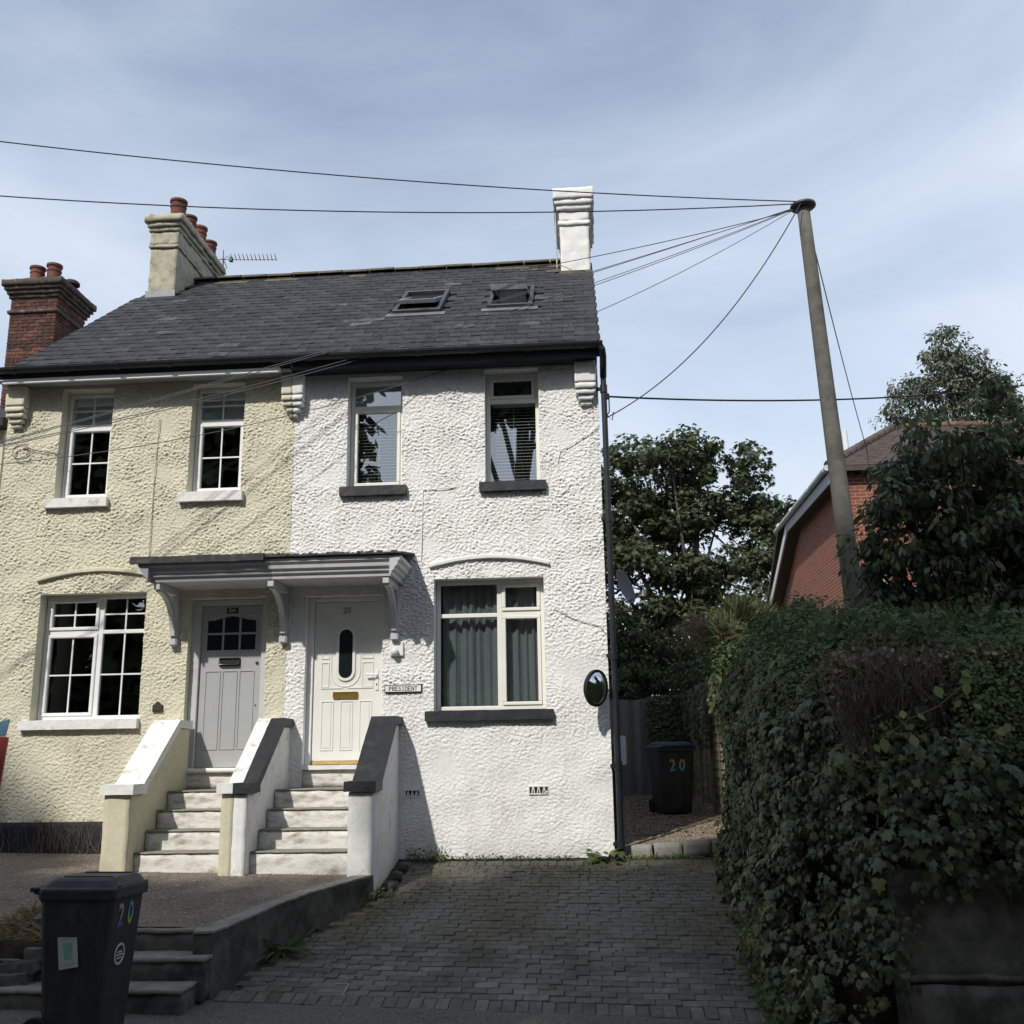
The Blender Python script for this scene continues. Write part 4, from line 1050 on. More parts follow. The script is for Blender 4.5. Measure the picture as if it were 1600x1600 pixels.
# ================================================================== terrace retaining wall and garden steps
rw = thing('terrace_wall', 'low dark concrete retaining wall between the gravel terrace and the driveway', 'retaining wall', (-2.6, -2.6, -0.5))
def swept_wall(ys, name, matn, parent, z_lo, z_hi, inset0, inset1, seed):
    V, F = [], []; nz = 8; cols = []
    for j, y in enumerate(ys):
        xo, xi = wall_x(y)+inset0, wall_x(y)+inset1
        zb, zt = z_lo(y), z_hi(y)
        prof = [(xo, zb+(zt-zb)*k/nz) for k in range(nz+1)]+[((xo*2+xi)/3, zt), ((xo+2*xi)/3, zt)]+[(xi, zt-(zt-zb)*k/2) for k in range(3)]
        for k, (x, z) in enumerate(prof):
            q = Vector((x, y, z)); V.append(tuple(q+noise.noise_vector(q*5+Vector((seed, 0, 0)))*0.010+noise.noise_vector(q*17)*0.005))
    n = nz+6
    for j in range(len(ys)-1):
        for k in range(n-1): F.append((j*n+k, j*n+k+1, (j+1)*n+k+1, (j+1)*n+k))
    me = bpy.data.meshes.new(name); me.from_pydata(V, [], F+[tuple(range(n)), tuple(range((len(ys)-1)*n, len(ys)*n))]); me.update()
    return mobj(name, me, matn, parent)
zt = lambda y: float(np.interp(y, [-3.9, -3.3, -2.6, -1.5], [-0.145, -0.115, -0.06, -0.005]))
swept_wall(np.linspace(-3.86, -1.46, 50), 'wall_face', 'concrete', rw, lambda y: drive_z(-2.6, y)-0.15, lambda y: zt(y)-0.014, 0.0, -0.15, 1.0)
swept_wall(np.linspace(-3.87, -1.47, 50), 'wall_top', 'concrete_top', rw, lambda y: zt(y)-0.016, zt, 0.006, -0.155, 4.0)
gs = thing('garden_steps', 'three dark concrete steps from the pavement up to the terrace behind the bin', 'steps', (-3.8, -4.0, -0.6))
for k, (ya, yb, zl, zh, xr) in enumerate([(-4.30, -3.98, -0.85, -0.475, -3.035), (-4.0, -3.66, -0.62, -0.315, -2.985), (-3.70, -3.45, -0.5, -0.158, -2.96)]):
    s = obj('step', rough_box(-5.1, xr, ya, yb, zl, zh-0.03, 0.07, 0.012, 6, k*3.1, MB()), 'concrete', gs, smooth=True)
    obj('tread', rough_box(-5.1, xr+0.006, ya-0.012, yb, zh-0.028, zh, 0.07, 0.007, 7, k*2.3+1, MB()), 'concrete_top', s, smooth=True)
# rough stones and dry earth at the left of the steps
for k, (x, y, z, w, d, h, rz, lab) in enumerate([(-4.22, -3.93, -0.31, .34, .25, .085, .25, 'flat dark stone second from the top of the rough edging left of the bin'),
    (-4.40, -3.98, -0.40, .30, .26, .08, -.1, 'dark stone in the middle of the rough edging left of the bin'),
    (-4.08, -3.90, -0.22, .24, .22, .085, .4, 'short dark stone at the top of the rough edging left of the bin'),
    (-4.48, -4.05, -0.475, .34, .26, .075, .15, 'lowest rough stone resting on the garden steps at the left edge'),
    (-4.30, -3.62, -0.09, .42, .20, .05, .45, 'flat grey slab lying along the gravel edge left of the bin')]):
    st = MB(); rough_box(-w/2, w/2, -d/2, d/2, 0, h, 0.04, 0.022, 7, k*5.0, st)
    o = obj('edging_stone', st, 'stone'); o.location = (x, y, z); o.rotation_euler = (0.05*(k % 2), -0.06, rz); tag(o, lab, 'stone', 'rough stones beside the garden steps')
# broken blocks beside the right parapet
for k, (x, y, w, rz, lab) in enumerate([(-2.12, -0.42, .11, .2, 'loose dark block nearest the house wall at the foot of the right parapet'), (-2.13, -0.78, .12, .35, 'loose dark block lying flat at the foot of the right parapet, middle of three'), (-2.14, -1.12, .12, .1, 'loose dark block at the foot of the right parapet, nearest the terrace wall')]):
    st = rough_box(-w, w, -0.05, 0.05, 0, 0.075, 0.04, 0.008, 9, k, MB())
    o = obj('loose_block', st, 'stone', smooth=True); o.location = (x, y, drive_z(x, y)); o.rotation_euler = (0.15, 0.02, R(80)+rz); tag(o, lab, 'block', 'loose blocks by the parapet')
# kerb stones at the mouth of the side passage
for k, (x, lab) in enumerate([(0.47, 'grey kerb stone next to the drainpipe'), (0.80, 'middle grey kerb stone at the mouth of the side passage'), (1.13, 'grey kerb stone at the passage mouth nearest the ivy'), (1.45, 'grey kerb stone half under the ivy')]):
    o = obj('kerb_stone', rough_box(-0.155, 0.155, -0.05, 0.10, -0.10, 0.075, 0.05, 0.006, 8, k*3.0, MB()), 'kerb', smooth=True)
    o.location = (x, 0.17+0.01*k, 0.045+0.022*k); o.rotation_euler = (0, -0.05, 0.03*(k-1)); tag(o, lab, 'kerb stone', 'kerb stones across the passage')
mh = thing('drain_cover', 'small drain cover in a pale cement surround set in the pavers', 'drain cover', (-2.11, -3.62, drive_z(-2.11, -3.62)))
c = mh.location; t = math.atan(SL)
MX = Matrix.Translation(c) @ Matrix.Rotation(t, 4, 'X')
obj('surround', rect_ring(MB(), -0.135, 0.135, -0.115, 0.115, 0.022, -0.008, 0.004).xf(MX @ Matrix.Rotation(R(90), 4, 'X')), 'kerb', mh)
obj('lid', MB().box(-0.112, 0.112, -0.092, 0.092, -0.01, 0.003).xf(MX), 'dark_steel', mh, bevel=0.004)

# ================================================================== chimneys
def course_stack(house, name, x0, x1, y0, y1, layers, matn, seed, cell=0.07, amp=0.010):
    """layers: (z0, z1, projection)"""
    mb = MB()
    for k, (a, b, p) in enumerate(layers):
        rough_box(x0-p, x1+p, y0-p, y1+p, a, b, cell, amp, 6, seed+k*1.3, mb)
    return obj(name, mb, matn, house, smooth=True)
def pot(parent, x, y, z, h, r, matn='terracotta', cowl=False):
    p = obj('chimney_pot', MB().lathe([(r*1.12, 0), (r*1.08, 0.03), (r*0.98, h*0.2), (r*0.93, h*0.62), (r*1.02, h*0.66), (r*1.02, h*0.72), (r*0.93, h*0.75), (r*0.96, h*0.86), (r*1.10, h*0.90), (r*1.10, h), (r*0.85, h), (r*0.80, h*0.6)], 20, (x, y, z)), matn, parent, smooth=False)
    return p
cc = course_stack(cream, 'chimney', -7.21, -6.75, 3.13, 4.98, [(8.2, 9.58, 0), (9.58, 9.63, 0.028), (9.63, 9.88, 0.012), (9.88, 9.955, 0.035), (9.957, 10.04, 0.065), (10.042, 10.17, 0.10)], 'chimney_cream', 2, 0.06, 0.017)
obj('flaunching', rough_box(-7.17, -6.79, 3.16, 4.94, 10.15, 10.20, 0.09, 0.015, 5, 1), 'chimney_grey', cc, smooth=True)
for k in range(4): pot(cc, -6.87+0.01*k, 3.34+k*0.46, 10.17, 0.40-0.05*(k % 2), 0.135 if k == 0 else 0.125)
obj('flashing', MB().box(-7.235, -6.725, 3.09, 3.128, 8.64, 8.78), 'lead', cc)
wc = course_stack(white, 'chimney', -0.28, 0.20, 3.32, 4.75, [(8.3, 9.70, 0), (9.70, 9.78, 0.022), (9.78, 9.97, 0.008), (9.972, 10.06, 0.045), (10.062, 10.15, 0.075), (10.152, 10.34, 0.10)], 'chimney_white', 12, 0.05, 0.013)
obj('flashing', MB().box(-0.31, 0.24, 3.27, 3.318, 8.78, 8.86), 'slate_moss', wc)
# TV aerials
ya = thing('tv_aerial', 'toothed television aerial pointing right from the cream chimney', 'aerial', (-6.66, 5.0, 9.6))
obj('mast', MB().tube([(-6.66, 5.05, 9.55), (-6.67, 5.05, 9.95), (-6.70, 5.05, 10.40)], 0.016, 8), 'steel', ya)
obj('boom', MB().tube([(-6.76, 5.02, 10.335), (-5.64, 5.02, 10.27)], 0.010, 8), 'steel', ya)
for k in range(12):
    x = -6.50+k*0.077; z = 10.335-(x+6.76)*0.058
    obj('director', MB().tube([(x, 5.02, z-0.03), (x+0.012, 4.87, z+0.035), (x, 5.17, z+0.035)][:2]+[(x, 5.02, z)], 0.006, 6), 'steel', ya)
rfl = MB()
for s in (-1, 1):
    rfl.tube([(-6.68, 5.02, 10.33), (-6.64, 4.90, 10.33+s*0.13)], 0.008, 6); rfl.tube([(-6.68, 5.02, 10.33), (-6.64, 5.14, 10.33+s*0.13)], 0.008, 6)
obj('reflector', rfl, 'steel', ya); obj('dipole', MB().box(-6.56, -6.50, 4.98, 5.06, 10.28, 10.36), 'dark_steel', ya)
wa = thing('tv_aerial', 'thin aerial rods clamped behind the white chimney', 'aerial', (-0.34, 3.6, 9.0))
obj('mast', MB().tube([(-0.345, 3.45, 9.0), (-0.352, 3.45, 10.30)], 0.012, 8), 'steel', wa)
obj('clamp', MB().box(-0.375, -0.30, 3.42, 3.48, 10.05, 10.14), 'dark_steel', wa)
for k in range(4):
    obj('rod', MB().tube([(-0.335+0.028*k, 3.9, 10.10), (-0.318+0.025*k+0.008*k, 3.9, 10.42+0.05*k)], 0.006, 6), 'dark_steel', wa)
obj('cross_bar', MB().tube([(-0.34, 3.9, 10.36), (-0.22, 3.9, 10.52)], 0.006, 6), 'dark_steel', wa)

# ------------------------------------------------------------------ rooflights
def rooflight(x0, x1, s0, s1, tilt, label):
    xc, sc = (x0+x1)/2, (s0+s1)/2; w, h = (x1-x0), (s1-s0)
    MXr = Matrix.Translation(RP(xc, sc, 0)) @ Matrix.Rotation(RA, 4, 'X')
    def ringz(w_, h_, t_, za, zb):
        mb = MB(); mb.box(-w_/2, w_/2, -h_/2, -h_/2+t_, za, zb); mb.box(-w_/2, w_/2, h_/2-t_, h_/2, za, zb)
        mb.box(-w_/2, -w_/2+t_, -h_/2+t_, h_/2-t_, za, zb); mb.box(w_/2-t_, w_/2, -h_/2+t_, h_/2-t_, za, zb); return mb
    rl = obj('rooflight', ringz(w, h, 0.06, -0.02, 0.075).xf(MXr), 'dark_steel', white, bevel=0.004); rl['label'] = label
    obj('shade_sheet', MB().box(-w/2+0.06, w/2-0.06, -h/2+0.06, h/2-0.06, -0.011, 0.004).xf(MXr), 'black_ink', rl)  # black sheet painted as the unlit opening; the roof has no hole
    MS = MXr @ Matrix.Translation((0, 0.02, 0.05)) @ Matrix.Rotation(-tilt, 4, 'X')
    obj('sash', ringz(w-0.13, h-0.13, 0.055, -0.015, 0.045).xf(MS), 'lead', rl, bevel=0.003)
    if tilt < R(15): obj('blind', MB().box(-w/2+0.11, w/2-0.11, -h/2+0.40, h/2-0.11, -0.002, 0.004).xf(MS), 'chimney_grey', rl)  # pale board added under the glass in place of the sky's reflection
    obj('pane', MB().box(-w/2+0.11, w/2-0.11, -h/2+0.11, h/2-0.11, 0.008, 0.016).xf(MS), 'glass_flat', rl)
    fl = MB().box(-w/2-0.08, w/2+0.08, -h/2-0.16, -h/2-0.002, 0.012, 0.028).xf(MXr)
    obj('flashing', fl, 'lead', rl)
    return rl
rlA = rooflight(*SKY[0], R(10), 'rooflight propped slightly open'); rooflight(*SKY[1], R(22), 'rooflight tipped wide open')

# ================================================================== neighbour at the far left with its brick stack
nb = thing('neighbouring_house', 'next house at the left edge with a tall red brick chimney stack', 'house', (-11, 4, 0))
obj('wall', MB().box(-16, -8.13, 1.0, 1.25, -0.3, 5.72), 'cream_render', nb)
obj('wall', MB().box(-16, -11.7, 1.25, 9, -0.3, 5.72), 'cream_render', nb)
obj('eave', MB().prism([(0.80, 5.70), (1.30, 5.70), (5.0, 7.4), (5.0, 7.52), (0.80, 5.82)], 'x', -16, -8.05), 'slate', nb)
bx0, bx1, by0, by1 = -11.60, -10.62, 6.30, 7.45
ch = obj('chimney', MB().box(bx0+0.012, bx1-0.012, by0+0.012, by1-0.012, 0, 10.6), 'mortar', nb)
def brick_mesh(l):
    me = bpy.data.meshes.new('brick'); b = MB().box(-l/2, l/2, -0.05, 0.05, 0, 0.060)
    me.from_pydata(b.v, [], b.f); me.update(); me.materials.append(M['brick']); return me
bms = {0.215: brick_mesh(0.215), 0.1025: brick_mesh(0.1025)}
course = 0; z = 7.65
while z < 10.36:
    if abs(z-10.07) < 0.05: z += 0.075; course += 1; continue
    for face in ('front', 'side'):
        L_ = bx1-bx0 if face == 'front' else by1-by0
        p = 0.0 if (course % 2 == 0) else -0.1125
        while p < L_-0.02:
            a, b = max(p, 0.0), min(p+0.215, L_); l = b-a
            if l > 0.04:
                mesh = bms[0.215] if l > 0.16 else bms[0.1025]
                m_ = (a+b)/2
                if face == 'front':
                    xx = bx0+m_
                    if z > 8.75+(xx-bx0)*0.45 or xx < bx0+0.12:
                        mobj('brick', mesh, None, ch, (xx, by0+0.045+random.uniform(-.004, .003), z), (0, 0, random.uniform(-.01, .01))).scale = (l/(0.215 if l > .16 else .1025)*0.955, 1, 1)
                elif z > 9.2:
                    mobj('brick', mesh, None, ch, (bx1-0.045+random.uniform(-.003, .004), by0+m_, z), (0, 0, R(90)+random.uniform(-.01, .01))).scale = (l/(0.215 if l > .16 else .1025)*0.955, 1, 1)
            p += 0.225
    z += 0.075; course += 1
course_stack(nb, 'chimney_crown', bx0, bx1, by0, by1, [(10.04, 10.11, 0.04), (10.38, 10.455, 0.035), (10.457, 10.54, 0.075), (10.542, 10.62, 0.115), (10.622, 10.75, 0.155)], 'brick_sooty', 30, 0.08, 0.012)
for k, (x, y, h) in enumerate([(-11.22, 6.50, 0.42), (-10.86, 6.50, 0.46), (-11.05, 7.15, 0.42)]): pot(nb, x, y, 10.73, h, 0.145)
cw = obj('cowl', MB().lathe([(0.11, 0), (0.115, 0.22)], 16, (-10.80, 7.1, 10.73)), 'terracotta', nb)
obj('cowl_cap', MB().lathe([(0.05, 0.30), (0.17, 0.30), (0.17, 0.35), (0.13, 0.39), (0.02, 0.40)], 16, (-10.80, 7.1, 10.73)), 'sooty', cw)
obj('cowl_cage', MB().tube([(-10.90, 7.05, 10.94), (-10.90, 7.05, 11.04)], 0.01, 6).tube([(-10.72, 7.03, 10.94), (-10.72, 7.03, 11.04)], 0.01, 6).tube([(-10.80, 6.98, 10.94), (-10.80, 6.98, 11.04)], 0.01, 6), 'sooty', cw)
# ================================================================== wheelie bins
M['rain2'] = ramp_mat('rain2', 'Y', -0.075, 0.075, [(0, (0.10, 0.07, 0.22)), (0.25, (0.05, 0.12, 0.38)), (0.55, (0.28, 0.32, 0.30)), (0.8, (0.38, 0.26, 0.16)), (1, (0.40, 0.38, 0.34))])
M['rain0'] = ramp_mat('rain0', 'Y', -0.075, 0.075, [(0, (0.36, 0.32, 0.10)), (0.3, (0.40, 0.38, 0.08)), (0.55, (0.12, 0.30, 0.36)), (0.8, (0.08, 0.22, 0.40)), (1, (0.22, 0.28, 0.36))])
M['rainb'] = ramp_mat('rainb', 'Y', -0.095, 0.095, [(0, (0.06, 0.20, 0.45)), (0.35, (0.12, 0.42, 0.50)), (0.6, (0.40, 0.42, 0.20)), (0.85, (0.55, 0.33, 0.08)), (1, (0.50, 0.22, 0.06))])
def loft(mb, sections, bev=0.03):
    """sections: (z, x0, x1, y0, y1) joined with chamfered corners"""
    rings = []
    for z, x0, x1, y0, y1 in sections:
        b = bev
        rings.append([(x0+b, y0, z), (x1-b, y0, z), (x1-b*.3, y0+b*.3, z), (x1, y0+b, z), (x1, y1-b, z), (x1-b*.3, y1-b*.3, z), (x1-b, y1, z), (x0+b, y1, z), (x0+b*.3, y1-b*.3, z), (x0, y1-b, z), (x0, y0+b, z), (x0+b*.3, y0+b*.3, z)])
    n = 12; vs = [p for r_ in rings for p in r_]; fs = []
    for i in range(len(rings)-1):
        for k in range(n): fs.append((i*n+k, i*n+(k+1) % n, (i+1)*n+(k+1) % n, (i+1)*n+k))
    fs.append(tuple(range(n-1, -1, -1))); fs.append(tuple(range((len(rings)-1)*n, len(rings)*n)))
    return mb.add(vs, fs)
def wheelie_bin(label, loc, rz, D, W, lidmat):
    b = thing('wheelie_bin', label, 'bin', loc, rz=rz)
    d, w = D/2, W/2
    obj('body', loft(MB(), [(0.02, -d*.70, d*.66, -w*.76, w*.76), (0.10, -d*.74, d*.70, -w*.79, w*.79), (0.90, -d*.93, d*.90, -w*.93, w*.93), (0.93, -d*.93, d*.91, -w*.94, w*.94)], 0.035), 'bin', b, local=True)
    rim = loft(MB(), [(0.915, -d*.96, d*.99, -w*.985, w*.985), (0.928, -d*.98, d*1.0, -w, w), (0.965, -d*.98, d*1.0, -w, w)], 0.03)
    obj('rim', rim, 'bin', b, local=True)
    lid = loft(MB(), [(0.967, -d*1.0, d*1.015, -w*1.015, w*1.015), (0.985, -d*1.0, d*1.01, -w*1.01, w*1.01), (0.995, -d*.97, d*.95, -w*.93, w*.93), (1.035, -d*.80, d*.86, -w*.84, w*.84), (1.05, -d*.70, d*.78, -w*.74, w*.74)], 0.045)
    lo = obj('lid', lid, lidmat, b, local=True)
    obj('lid_lip', loft(MB(), [(0.988, d*.93, d*1.06, -w*.82, w*.82), (1.000, d*.93, d*1.05, -w*.80, w*.80)], 0.02), lidmat, lo, local=True)
    obj('lid_rib', MB().box(-d*.55, d*.70, -w*.56, -w*.52, 1.046, 1.057).box(-d*.55, d*.70, w*.52, w*.56, 1.046, 1.057), lidmat, lo, local=True)
    hd = MB().tube([(-d*1.22, -w*.8, 0.975), (-d*1.22, w*.8, 0.975)], 0.016, 10)
    for s in (-.62, .62): hd.box(-d*1.22, -d*.93, w*s-0.02, w*s+0.02, 0.945, 0.985)
    hd.add([(-d*1.2, -w*.6, .955), (-d*1.2, w*.6, .955), (-d*.92, w*.6, .82), (-d*.92, -w*.6, .82)], [(0, 1, 2, 3)])
    obj('handle', hd, 'bin', b, local=True)
    for s in (-1, 1):
        wy = w*.80*s
        wh = obj('wheel', MB().lathe([(0.055, -0.022), (0.098, -0.024), (0.104, -0.012), (0.104, 0.012), (0.098, 0.024), (0.055, 0.022)], 24).xf(Matrix.Translation((-d*.84, wy, 0.10)) @ Matrix.Rotation(R(90), 4, 'X')), 'rubber', b, local=True)
        obj('hub', MB().lathe([(0.052, -0.018), (0.052, 0.018), (0.02, 0.028)], 16).xf(Matrix.Translation((-d*.84, wy, 0.10)) @ Matrix.Rotation(R(90)*s, 4, 'X')), 'bin_lid', wh, local=True)
    obj('axle', MB().tube([(-d*.84, -w*.8, 0.10), (-d*.84, w*.8, 0.10)], 0.012, 8), 'dark_steel', b, local=True)
    return b
BL = (-3.40, -4.99, pave_z(-3.4, -4.99))
b1 = wheelie_bin('black wheelie bin with rainbow 20 and paper notice standing in front of the garden steps', BL, R(-3), 0.55, 0.48, 'bin_lid')
def bin_text(b, s, size, loc, rot, m_, sx=0.85):
    me = text_mesh(s, size, 0.0012, 0.004); me.materials.append(M[m_])
    o = bpy.data.objects.new('number', me); COL.objects.link(o); o.parent = b; o.location = loc; o.rotation_euler = rot; o.scale = (sx, 1, 1); return o
fx = lambda z, D: D/2*(0.70+0.20*(z-0.10)/0.80)
ft = math.atan(0.275*0.20/0.8)
bin_text(b1, '2', 0.20, (fx(.80, .55)+0.003, -0.085, 0.80), (R(90)-0.0, ft*0, R(90)), 'rain2', 0.72).rotation_euler = Euler((R(90)+ft, 0, R(90)))
bin_text(b1, '0', 0.20, (fx(.80, .55)+0.003, 0.045, 0.80), (R(90), 0, R(90)), 'rain0', 0.72).rotation_euler = Euler((R(90)+ft, 0, R(90)))
# round white sticker
MSt = Matrix.Translation((fx(.56, .55)+0.003, -0.035, 0.56)) @ Euler((R(90)+ft, 0, R(90))).to_matrix().to_4x4()
oc = [(0.068*math.cos(a), 0.068*math.sin(a)) for a in np.linspace(0, 2*math.pi, 29)[:-1]]; ic = [(0.054*math.cos(a), 0.054*math.sin(a)) for a in np.linspace(0, 2*math.pi, 29)[:-1]]
rg = ring_poly(MB(), oc, ic, -0.001, 0.001).xf(Matrix.Rotation(R(90), 4, 'X'))
for (a, c_, e) in ((-0.030, 0.030, 0.012), (-0.044, 0.044, -0.006), (-0.034, 0.034, -0.026)): rg.box(a, c_, e-0.004, e+0.004, -0.001, 0.001)
obj('round_sticker', rg.xf(MSt), 'sticker_white', b1, local=True)
# paper notice on the near side
nt_ = R(-7)
MPn = Matrix.Translation((-0.035, -(0.24*(0.79+0.14*(0.60-0.10)/0.80))-0.006, 0.605)) @ Matrix.Rotation(R(90)-math.atan(0.24*.14/.8), 4, 'X') @ Matrix.Rotation(R(9), 4, 'Z')
pn = obj('paper_notice', MB().box(-0.066, 0.066, -0.105, 0.105, 0, 0.0012).xf(MPn), 'paper', b1, local=True)
pk = MB().add([(-0.032, 0.05, .002), (0.036, 0.05, .002), (0.028, -0.052, .002), (-0.026, -0.052, .002)], [(0, 1, 2, 3)]); pk.box(-0.05, 0.04, 0.07, 0.076, 0.0014, 0.002); pk.box(-0.05, 0.05, -0.08, -0.075, 0.0014, 0.002); pk.box(-0.05, 0.02, -0.09, -0.086, 0.0014, 0.002)
obj('notice_print', pk.xf(MPn), 'mint_ink', pn, local=True)
b2 = wheelie_bin('black wheelie bin with a blue lid and rainbow 20 in the side passage', (1.17, 4.15, alley_z(1, 4.1)+0.01), R(-76), 0.72, 0.585, 'blue_lid')
ft2 = math.atan(0.36*0.20/0.8)
for s, yy in (('2', -0.075), ('0', 0.075)):
    bin_text(b2, s, 0.25, (fx(.70, .72)+0.004, yy, 0.70), (R(90)+ft2, 0, R(90)), 'rainb', 0.78)

# ================================================================== mirror, meter board, dish, sale board
mr = thing('traffic_mirror', 'round convex mirror with dark rim on the corner of the white wall', 'mirror', (0.10, 0, 1.87))
mn = Vector((0.80, -0.58, -0.10)).normalized()
MM = Matrix.Translation((0.055, -0.27, 1.865)) @ mn.to_track_quat('Z', 'Y').to_matrix().to_4x4()
rs = 0.195; Rs = 0.36
prof = [(rs*math.sin(t)/math.sin(1.0) if False else rs*t, 0.0) for t in (1,)]
cap = [(rs*(1-k/10)+0.0005, 0.075*(1-(1-k/10)**2)) for k in range(0, 11)]
obj('mirror_face', MB().lathe(cap, 40).xf(MM), 'chrome', mr, smooth=True)
obj('rim', MB().lathe([(rs-0.004, -0.03), (rs+0.012, -0.028), (rs+0.017, 0.0), (rs+0.012, 0.014), (rs-0.002, 0.012)], 40).xf(MM), 'rubber', mr, smooth=False)
obj('back_shell', MB().lathe([(rs+0.006, -0.028), (rs*0.9, -0.06), (rs*0.5, -0.085), (0.03, -0.09)], 32).xf(MM), 'black_gutter', mr, smooth=True)
bk = MM @ Vector((0, 0, -0.085))
obj('arm', MB().tube([bk, (bk.x*0.5+0.04, -0.10, 1.83), (0.09, -0.015, 1.83)], 0.018, 10), 'dark_steel', mr)
obj('wall_plate', MB().box(0.05, 0.13, -0.025, -0.008, 1.76, 1.90), 'dark_steel', mr, bevel=0.004)
mbx = thing('meter_board', 'white round-cornered board fixed on the side wall behind the drainpipe', 'board', (0.27, 0.5, 1.0))
rc = [(0.24, 1.0), (0.365, 1.0), (0.380, 1.012), (0.386, 1.03), (0.386, 1.31), (0.380, 1.33), (0.365, 1.342), (0.24, 1.342)]
obj('panel', MB().prism(rc, 'y', 0.48, 0.50), 'plastic_white', mbx, bevel=0.003)
obj('bracket', MB().box(0.198, 0.24, 0.484, 0.496, 1.10, 1.25), 'dark_steel', mbx)
dsh = thing('satellite_dish', 'dark satellite dish on the side wall above the passage', 'dish', (0.3, 1.1, 3.2))
MD = Matrix.Translation((0.44, 1.15, 3.24)) @ Vector((0.86, -0.42, 0.30)).normalized().to_track_quat('Z', 'Y').to_matrix().to_4x4()
dp = [(0.24*k/8+0.001, 0.055*(k/8)**2) for k in range(9)]; dp += [(0.24*(8-k)/8+0.001, 0.055*((8-k)/8)**2-0.006) for k in range(9)]
obj('reflector', MB().lathe(dp, 28).xf(MD), 'dish', dsh, smooth=True)
obj('feed_arm', MB().tube([MD @ Vector((0, -0.2, 0.0)), MD @ Vector((0, -0.20, 0.26))], 0.011, 8), 'steel', dsh)
obj('feed_horn', MB().tube([MD @ Vector((0, -0.22, 0.24)), MD @ Vector((0, -0.14, 0.28))], 0.024, 10), 'plastic_white', dsh)
obj('wall_mount', MB().tube([(0.198, 1.15, 3.15), (0.36, 1.15, 3.17), MD @ Vector((0, 0, -0.01))], 0.018, 8), 'dark_steel', dsh)
sb = thing('sale_board', 'red and blue board on a post cut off by the left edge of the picture', 'sign', (-5.85, -3.3, -0.1))
MSB = Matrix.Translation((-5.52, -3.18, 1.1)) @ Matrix.Rotation(R(8), 4, 'Z') @ Matrix.Rotation(R(4), 4, 'Y')
obj('red_panel', MB().box(-0.55, 0.30, -0.012, 0.012, -0.35, 0.285).xf(MSB), 'sign_red', sb)
obj('blue_panel', MB().add([(-0.55, -0.012, 0.287), (0.27, -0.012, 0.287), (0.285, -0.012, 0.44), (0.0, -0.012, 0.35), (-0.55, -0.012, 0.45), (-0.55, 0.012, 0.287), (0.27, 0.012, 0.287), (0.285, 0.012, 0.44), (0.0, 0.012, 0.35), (-0.55, 0.012, 0.45)],
    [(0, 1, 2, 3, 4), (9, 8, 7, 6, 5), (0, 5, 6, 1), (1, 6, 7, 2), (2, 7, 8, 3), (3, 8, 9, 4), (4, 9, 5, 0)]).xf(MSB), 'sign_blue', sb)
obj('post', MB().box(-0.60, -0.55, -0.025, 0.025, -1.3, 1.2).xf(MSB), 'white_paint', sb)

# ================================================================== pole and wires
POLE_T = Vector((3.275, 1.5, 8.78)); POLE_B = Vector((3.585, 1.5, -0.2))
pole = thing('telegraph_pole', 'tall leaning grey concrete pole with a mushroom cap above the hedge', 'pole', tuple(POLE_B))
pts = [POLE_B.lerp(POLE_T, t) for t in np.linspace(0, 1, 14)]
obj('shaft', MB().tube(pts, [0.152-0.064*t for t in np.linspace(0, 1, 14)], 20), 'concrete_pole', pole, smooth=True)
ax = (POLE_T-POLE_B).normalized().to_track_quat('Z', 'Y').to_matrix().to_4x4()
obj('cap', MB().lathe([(0.09, -0.03), (0.165, -0.02), (0.185, 0.0), (0.18, 0.03), (0.12, 0.06), (0.04, 0.075), (0.005, 0.078)], 24).xf(Matrix.Translation(POLE_T) @ ax), 'dark_steel', pole, smooth=True)
def wire(label, p0, p1, sag, r=0.008, matn='wire', n=28):
    p0, p1 = Vector(p0), Vector(p1)
    pts = []
    for k in range(n+1):
        t = k/n; q = p0.lerp(p1, t); q.z -= 4*sag*t*(1-t); pts.append(q)
    return tag(obj('overhead_wire', MB().tube(pts, r, 6), matn), label, 'wire', 'overhead wires from the pole')
A = POLE_T+Vector((-0.15, -0.03, -0.01))
def ext(p, k): return A+(Vector(p)-A)*k
wire('topmost overhead wire, crossing the sky above both chimneys to the left', A+Vector((0.02, -.10, .03)), ext((-7.62, -0.6, 9.43), 1.5), 0.30)
wire('second overhead wire from the top, passing just above the cream chimney pot', A+Vector((-.01, -.05, .02)), ext((-7.54, -0.6, 8.74), 1.5), 0.42)
wire('thin overhead wire that drops behind the ridge left of the white chimney', A+Vector((.02, .10, .0)), (-2.6, 4.45, 9.33), 0.10, 0.006)
wire('upper of the first wire pair, crossing the roof from pole to cream corner', A+Vector((-.015, .05, -.01)), ext((-6.63, -1.5, 4.75), 1.25), 0.10, 0.0048, 'wire_grey')
wire('lower of the first wire pair, ending beside the cream corner corbel', A+Vector((0, 0, -.02)), ext((-6.63, -1.5, 4.76), 1.25), 0.14, 0.0048, 'wire_grey')
wire('upper of the second wire pair, sloping across the upper white house windows', A+Vector((0, 0, -.03)), ext((-6.63, -1.5, 4.90), 1.25), 0.40, 0.0048, 'wire_grey')
wire('lower of the second wire pair, sloping across the upper white house windows', A+Vector((0, 0, -.04)), ext((-6.63, -1.5, 4.92), 1.25), 0.45, 0.0048, 'wire_grey')
wire('lowest of the long wires, running across both facades and out at the left', A+Vector((0, 0, -.05)), ext((-6.60, -1.5, 5.10), 1.25), 1.05, 0.0048, 'wire_grey')
wire('slack wire sagging from the pole cap to the drainpipe top', A+Vector((0.08, -.14, -.03)), (0.29, -0.06, 5.17), 0.42, 0.008)
wire('heavy near-level cable from the house corner out of the picture at right', (0.29, -0.03, 5.46), (8.48, 4.81, 7.21), 0.20, 0.012, 'wire')
